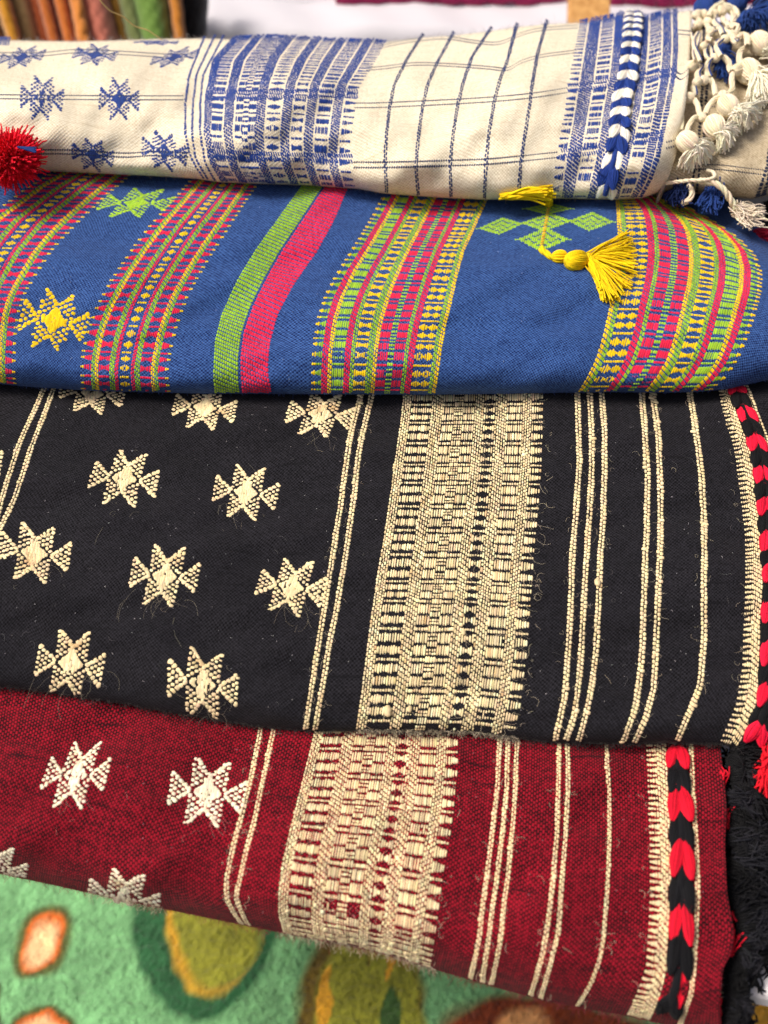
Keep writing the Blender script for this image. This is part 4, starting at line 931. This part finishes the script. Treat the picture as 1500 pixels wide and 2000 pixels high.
# dark fringe right of the blue shawl
for i in range(7):
    x, y = 1500 + random.uniform(-6, 30), 392 + i * 14; tuft(black_shawl, (x, y, -.014), [(x - 30, y + 10), (x - 10, y + 35), (x + 40, y + 25)], 70, srgb(16, 14, 17), .00045, h=(-.03, -.010), label='black yarn tassel behind the blue shawl')
tuft(black_shawl, (1505, 478, -.010), [(1465, 452), (1480, 450), (1500, 455)], 70, srgb(150, 14, 44), .00045, h=(-.014, -.006), label='dark red tassel behind the blue shawl')

# ================================================================== red pompom, left
pr = empty('pompom', blue.P(np.array([15.]), np.array([330.]))[0], 'red yarn pompom with a few navy threads, at the left under the cream shawl', 'pompom')
Cc = lift(np.array([14.0]), np.array([310.0]), np.array([.036]))[0]
n = 1500; d = rng.normal(0, 1, (n, 3)); d /= np.linalg.norm(d, axis=1, keepdims=True); R = .0152 * rng.uniform(.75, 1.08, n)
T = Cc + d * R[:, None] * np.array([1.15, 1, .85]); t = np.linspace(.25, 1, 7); Q = Cc + (T - Cc)[:, None] * t[None, :, None] + rng.normal(0, .0026, (n, 1, 3)) * (np.sin(t * 5)[None, :, None])
b = Bag(); b.tubes(Q, .00046, jitter_col(srgb(236, 22, 48), n, .16), sides=5); b.build('yarn_ends', FLOSS, pr, 'stuff')
b = Bag(); A = lift(np.array([34.]), np.array([287.]), np.array([.050]))[0]; Bq = lift(rng.uniform(62, 72, 14), rng.uniform(288, 298, 14), np.full(14, .048))
t = np.linspace(0, 1, 6); Q = A + (Bq - A)[:, None] * t[None, :, None]; b.tubes(Q, .0005, jitter_col(FN, 14, .1), sides=5); b.build('navy_threads', FLOSS, pr, 'stuff')

# long loose thread sticking up at the top left
P = [at_depth(185., -12., .60), at_depth(213., 19., .61), at_depth(240., 32., .62), at_depth(262., 50., .63), at_depth(290., 60., .635), at_depth(316., 78., .64)]
b = Bag(); b.tubes(smooth_path(P, 40)[None], .00035, np.array([srgb(214, 186, 120)]), sides=6)
tag(b.build('loose_thread', YARN), 'long straw coloured thread sticking up over the top left edge of the cream shawl', 'thread')

# ================================================================== table under the pile
zt = float(red.P(np.array([1410.]), np.array([1880.]))[0][2]) - .022
M_SHEET = flat_mat('white_sheet', srgb(226, 222, 222), 40, .03, .9, .0008)
def slab(name, poly, z1, z0, mat, parent=None):
    n = len(poly); V = [(x, y, z1) for x, y in poly] + [(x, y, z0) for x, y in poly]
    me = bpy.data.meshes.new(name); me.from_pydata([tuple(v) for v in V], [], [list(range(n)), list(range(2 * n - 1, n - 1, -1))] + [[i, n + i, n + (i + 1) % n, (i + 1) % n] for i in range(n)])
    me.update(); o = link(name, me, parent, mat, smooth=False)
    bv = o.modifiers.new('bevel', 'BEVEL'); bv.width = .003; bv.segments = 2; return o
eL = at_z(np.array([-500.]), np.array([1560.]), zt)[0]; eR = at_z(np.array([1700.]), np.array([1985.]), zt)[0]
tb = empty('display_table', (0, .4, 0), 'white covered table top under the pile of shawls, a corner showing at the lower right', 'table')
top = slab('table_top', [(eL[0], eL[1]), (eR[0], eR[1]), (eR[0] + .15, .62), (eL[0], .62)], zt, zt - .012, M_SHEET)
top.parent = tb; top.matrix_parent_inverse.translation = (0, -.4, 0)
M_LEG = flat_mat('grey_metal', srgb(90, 90, 92), 30, .1, .5, .0002)
for (x, y) in ((-.5, .58), (.6, .58), (-.35, .46), (.45, .46)):
    o = slab('leg', [(x - .015, y - .015), (x + .015, y - .015), (x + .015, y + .015), (x - .015, y + .015)], zt - .0125, zt - .295, M_LEG); o.parent = tb; o.matrix_parent_inverse.translation = (0, -.4, 0)

# ================================================================== carpet and ground
cz = zt - .30
M_GROUND = flat_mat('grey_ground', srgb(120, 115, 108), 8, .2, .95, .004)
me = bpy.data.meshes.new('ground'); me.from_pydata([(-30, -30, cz - .015), (30, -30, cz - .015), (30, 30, cz - .015), (-30, 30, cz - .015)], [], [(0, 1, 2, 3)]); link('ground', me, None, M_GROUND, 'structure', smooth=False)
gx = np.arange(-700, 2201, 5.0); gy = np.arange(1500, 2701, 5.0); GX, GY = np.meshgrid(gx, gy)
Pc = at_z(GX, GY, cz)
def wob(x, y, s=0): return 6 * np.sin(x * .045 + s) * np.cos(y * .05 + s) + 4 * np.sin(x * .11 + y * .07 + 2 * s)
def ell(x, y, cx, cy, rx, ry, a=0, s=0, p=2):
    x = x + wob(x, y, s) * .8; y = y + wob(y, x, s + 1) * .8; u = (x - cx) * math.cos(a) + (y - cy) * math.sin(a); v = -(x - cx) * math.sin(a) + (y - cy) * math.cos(a)
    return (np.abs(u / rx) ** p + np.abs(v / ry) ** p) ** (1 / p)
base = np.array(srgb(116, 172, 116)); C = np.ones(GX.shape + (3,)) * base
n1 = wob(GX * .6, GY * .6, 3) / 10; C *= (1 + .10 * n1[..., None])
def paint(m, col, soft=.16):
    global C
    k = np.clip((1 - m) / soft + .5, 0, 1)[..., None]; C = C * (1 - k) + np.array(srgb(*col)) * k
DG = (40, 92, 54); OL = (142, 142, 44); OC = (214, 156, 40); OR = (206, 100, 30); CRM = (240, 196, 144); DO = (92, 76, 20)
def dot(cx, cy, rx, ry, a, s):
    paint(ell(GX, GY, cx, cy, rx * 1.25, ry * 1.22, a, s), (84, 92, 44)); paint(ell(GX, GY, cx, cy, rx, ry, a, s, 1.6), OR); paint(ell(GX, GY, cx - 2, cy + 3, rx * .72, ry * .74, a, s, 1.6), CRM, .5)
def feather(cx, cy, rx, ry, a, s):
    paint(ell(GX, GY, cx - 14, cy, rx * 1.5, ry * 1.25, a, s), DG, .1); paint(ell(GX, GY, cx + 6, cy - 10, rx, ry, a, s), OL)
    paint(np.maximum(ell(GX, GY, cx + 6, cy - 10, rx, ry, a, s), 2 - ell(GX, GY, cx + 19, cy - 11, rx * .99, ry * .99, a, s)), OC)
    paint(ell(GX, GY, cx + 8, cy - ry * .75, rx * .34, ry * .55, a, s), (50, 96, 56))
feather(420, 1760, 98, 190, .12, 1)
dot(84, 1842, 42, 66, .50, 2); dot(88, 2010, 52, 36, .1, 4)
paint(ell(GX, GY, 706, 2010, 128, 215, .0, 5), (104, 84, 24)); paint(ell(GX, GY, 720, 2000, 106, 190, 0, 6), OL); paint(ell(GX, GY, 762, 2000, 18, 80, .1, 7), (60, 92, 42)); paint(ell(GX, GY, 632, 1960, 14, 72, .14, 8), OC); paint(ell(GX, GY, 762, 1880, 8, 30, 0, 8), OC)
paint(ell(GX, GY, 1110, 2085, 260, 130, .25, 9), (128, 52, 14)); paint(ell(GX, GY, 1010, 2015, 62, 40, -.5, 2), (226, 160, 100), .5)
paint(ell(GX, GY, 1500, 2010, 60, 80, .3, 3), OC, .3); paint(ell(GX, GY, 1395, 1960, 60, 40, .3, 3), (60, 100, 60), .3)
paint(ell(GX, GY, -20, 1960, 22, 90, -.2, 1), (70, 96, 56))
for i, (cx, cy) in enumerate([(-300, 1900), (-150, 2200), (250, 2280), (560, 2420), (950, 2400), (1350, 2330), (1750, 2200), (1800, 1900), (-500, 2350), (2000, 2500)]):
    (feather if i % 2 else dot)(cx, cy, 70, 110, .3 * i, i)
mot = 1 + .16 * np.sin(GX * .041 + 2.2 * np.sin(GY * .033)) * np.sin(GY * .052 + 1.7 * np.sin(GX * .029)) + .08 * np.sin(GX * .13 + GY * .09 + 2 * np.sin(GY * .07)); C *= mot[..., None]
pile = .0006 * (np.sin(GX * .9 + 3 * np.sin(GY * .13)) * np.sin(GY * .8 + 2 * np.sin(GX * .11))) + rng.normal(0, .0007, GX.shape)
C = np.clip(C * (1 + rng.normal(0, .06, GX.shape))[..., None] * (1 + .06 * np.sin(GX * .03 + 2 * np.sin(GY * .02)))[..., None], .005, .9)
Pc[..., 2] += pile
M_CARPET, nt = new_mat('tufted_wool'); B = NB(nt); a = B.n('ShaderNodeVertexColor', layer_name='Col').outputs[0]; g = B.n('ShaderNodeNewGeometry').outputs['Position']; n1 = B.noise(g, 400, 4, .7)
ff = B.m('MULTIPLY_ADD', n1, .4, .8); B.finish(B.mix(1.0, a, B.vec(ff, ff, ff), 'MULTIPLY'), n1, .0015, .95, .3)
cp = mesh('carpet', Pc.reshape(-1, 3), grid_faces(*GX.shape)[:, ::-1], M_CARPET, None, C.reshape(-1, 3))
tag(cp, 'green tufted carpet with blurred orange dots and olive feather shapes below the shawls', 'carpet')

# ================================================================== background: scarves, white covered ledges, wooden post
def scarf(x0a, x1a, x0b, x1b, col, depth, label, edge=None):
    """an upright fold of cloth, seen from y=-60 to y=150 between two slanted sides, with a rounded front"""
    rows = 24; cols = 17; V = []; ye = np.linspace(-70, 170, rows)
    for i, y in enumerate(ye):
        t = y / 80.0; a = x0a + (x0b - x0a) * t; b = x1a + (x1b - x1a) * t
        for j in range(cols):
            u = j / (cols - 1); dz = .030 * (1 - math.sqrt(max(1 - (2 * u - 1) ** 2, 0))) + .002 * math.sin(u * 19 + a) + .0008 * math.sin(y * .03 + u * 5)
            V.append(at_depth(a + (b - a) * u + .7 * math.sin(y * .03 + a), y, depth + dz))
    V = np.array(V); o = mesh('folded_scarf', V, grid_faces(rows, cols), flat_mat('scarf_cloth', srgb(*[c * .9 for c in col]), 90, .10, .85, .0012, (1, 1, .25), .3))
    sm = o.modifiers.new('thickness', 'SOLIDIFY'); sm.thickness = .004; sm.offset = 1
    tag(o, label, 'scarf', 'folded scarves standing at the top left'); return o
for s_ in [(-60, 2, -38, 24, (110, 66, 16), 1.08, 'brown folded scarf at the far left of the background row'),
           (-4, 14, 22, 36, (206, 140, 16), 1.05, 'narrow ochre yellow scarf edge left of the beige one'),
           (12, 54, 35, 76, (168, 138, 88), 1.07, 'beige folded scarf in the background row'),
           (52, 84, 75, 104, (150, 66, 16), 1.08, 'rust brown folded scarf right of the beige one'),
           (80, 92, 101, 112, (196, 104, 30), 1.06, 'narrow orange brown scarf edge between the rust scarves'),
           (88, 114, 109, 134, (132, 46, 10), 1.08, 'dark rust folded scarf, second of the rust group'),
           (110, 124, 130, 142, (206, 112, 34), 1.06, 'narrow bright orange scarf edge in the rust group'),
           (122, 146, 140, 160, (166, 66, 18), 1.08, 'orange rust folded scarf left of the salmon one'),
           (142, 158, 156, 174, (226, 140, 54), 1.05, 'light orange scarf edge touching the salmon scarf'),
           (154, 208, 170, 229, (204, 118, 96), 1.06, 'salmon pink folded scarf in the background row'),
           (204, 240, 226, 256, (138, 96, 14), 1.08, 'olive ochre folded scarf right of the salmon one'),
           (234, 266, 252, 284, (112, 124, 68), 1.07, 'pale sage green folded scarf in the background row'),
           (262, 322, 278, 334, (106, 142, 56), 1.06, 'bright green folded scarf in the background row'),
           (320, 340, 332, 350, (110, 58, 14), 1.08, 'brown folded scarf right of the bright green one'),
           (337, 349, 347, 357, (198, 124, 32), 1.06, 'narrow amber scarf edge next to the black one'),
           (346, 400, 354, 396, (20, 14, 12), 1.09, 'black folded scarf at the right end of the background row')]:
    scarf(*s_)

def rounded_ledge(name, x0, x1, ytop, ybot, depth, back, label, mat, seed, cat='white cloth', lx=0):
    """cloth-covered ledge: rounded top front edge, front face dropping down, top going back"""
    prof = [(d, 0.0) for d in np.linspace(back, .02, 8)] + [(.02 * (1 - math.sin(a)), -.02 * (1 - math.cos(a))) for a in np.linspace(0, math.pi / 2, 8)[1:]] + [(-.002, -.02 - z) for z in np.linspace(.01, .16, 10)]
    c0 = at_depth(np.array([float(x0)]), np.array([float(ytop)]), depth)[0]; c1 = at_depth(np.array([float(x1)]), np.array([float(ytop)]), depth)[0]
    nx = 90; xs = np.linspace(c0[0], c1[0], nx); V = []
    for (d, z) in prof:
        for i, x in enumerate(xs):
            w_ = .0025 * math.sin(x * 31 + seed + z * 30) + .0015 * math.sin(x * 77 + 2 * seed + d * 40); e = min(1, max(0, (x - xs[0]) / .03)); e = math.sqrt(max(1 - (1 - e) ** 2, 0))
            V.append((x, c0[1] + d + w_ + (1 - e) * .03, c0[2] + z + w_ * .8 - (1 - e) * .02))
    o = mesh(name, np.array(V), grid_faces(len(prof), nx), mat, None)
    sm = o.modifiers.new('thickness', 'SOLIDIFY'); sm.thickness = .004; sm.offset = -1
    return tag(o, label, cat)
M_W2 = flat_mat('white_cotton', srgb(206, 204, 210), 30, .03, .9, .001)
rounded_ledge('white_cloth', 346, 2300, 60, 90, 1.14, .10, 'lower white cloth covered ledge behind the cream shawl', M_W2, 1)
rounded_ledge('white_cloth', 384, 2400, 3, 48, 1.22, .25, 'upper white cloth covered ledge at the top of the photo', M_W2, 4)
M_MAG = flat_mat('magenta_cloth', srgb(158, 30, 84), 120, .3, .85, .002)
for (x0, x1, yb_, lab) in [(655, 1125, 0, 'dark magenta cloth at the top edge, left of the wooden post'), (1185, 1480, 5, 'bright magenta cloth at the top edge, right of the wooden post')]:
    V = []; rows, cols = 14, 60
    for i in range(rows):
        y = yb_ - i * 9
        for j in range(cols):
            u = j / (cols - 1); th = math.pi / 2 * min(1, i / 3); V.append(at_depth(x0 + (x1 - x0) * u, y + 1.2 * math.sin(u * 25), 1.20 - .01 * math.sin(th) + .002 * math.sin(u * 60 + i)))
    o = mesh('magenta_cloth', np.array(V), grid_faces(rows, cols), M_MAG); s2 = o.modifiers.new('thickness', 'SOLIDIFY'); s2.thickness = .01; s2.offset = -1; tag(o, lab, 'cloth')

# wooden post
M_WOOD, nt = new_mat('pale_wood'); B = NB(nt); co = B.n('ShaderNodeTexCoord').outputs['Object']; mp = B.n('ShaderNodeMapping'); mp.inputs['Scale'].default_value = (14, 14, 1.2); nt.links.new(co, mp.inputs[0])
n1 = B.noise(mp.outputs[0], 12, 6, .65); B.finish(B.mix(B.ramp(n1, .3, .7), srgb(176, 122, 62), srgb(222, 174, 108)), n1, .001, .6, 0)
a0 = at_depth(1112., -80., 1.0); a1 = at_depth(1194., -80., 1.0); b0 = at_depth(1109., 150., 1.0); b1_ = at_depth(1189., 150., 1.0)
a0 = at_depth(1114., -80., 1.02); a1 = at_depth(1196., -80., 1.02)
V = [a0, a1, b1_, b0]; bk = np.array([0, .022, .004]); V = V + [v + bk for v in V]
me = bpy.data.meshes.new('wooden_post'); me.from_pydata([tuple(v) for v in V], [], [(0, 3, 2, 1), (4, 5, 6, 7), (0, 1, 5, 4), (1, 2, 6, 5), (2, 3, 7, 6), (3, 0, 4, 7)]); me.update()
o = link('wooden_post', me, None, M_WOOD, smooth=False); bv = o.modifiers.new('bevel', 'BEVEL'); bv.width = .002; bv.segments = 2
tag(o, 'pale wooden post standing behind the cream shawl, at the top of the photo', 'post')
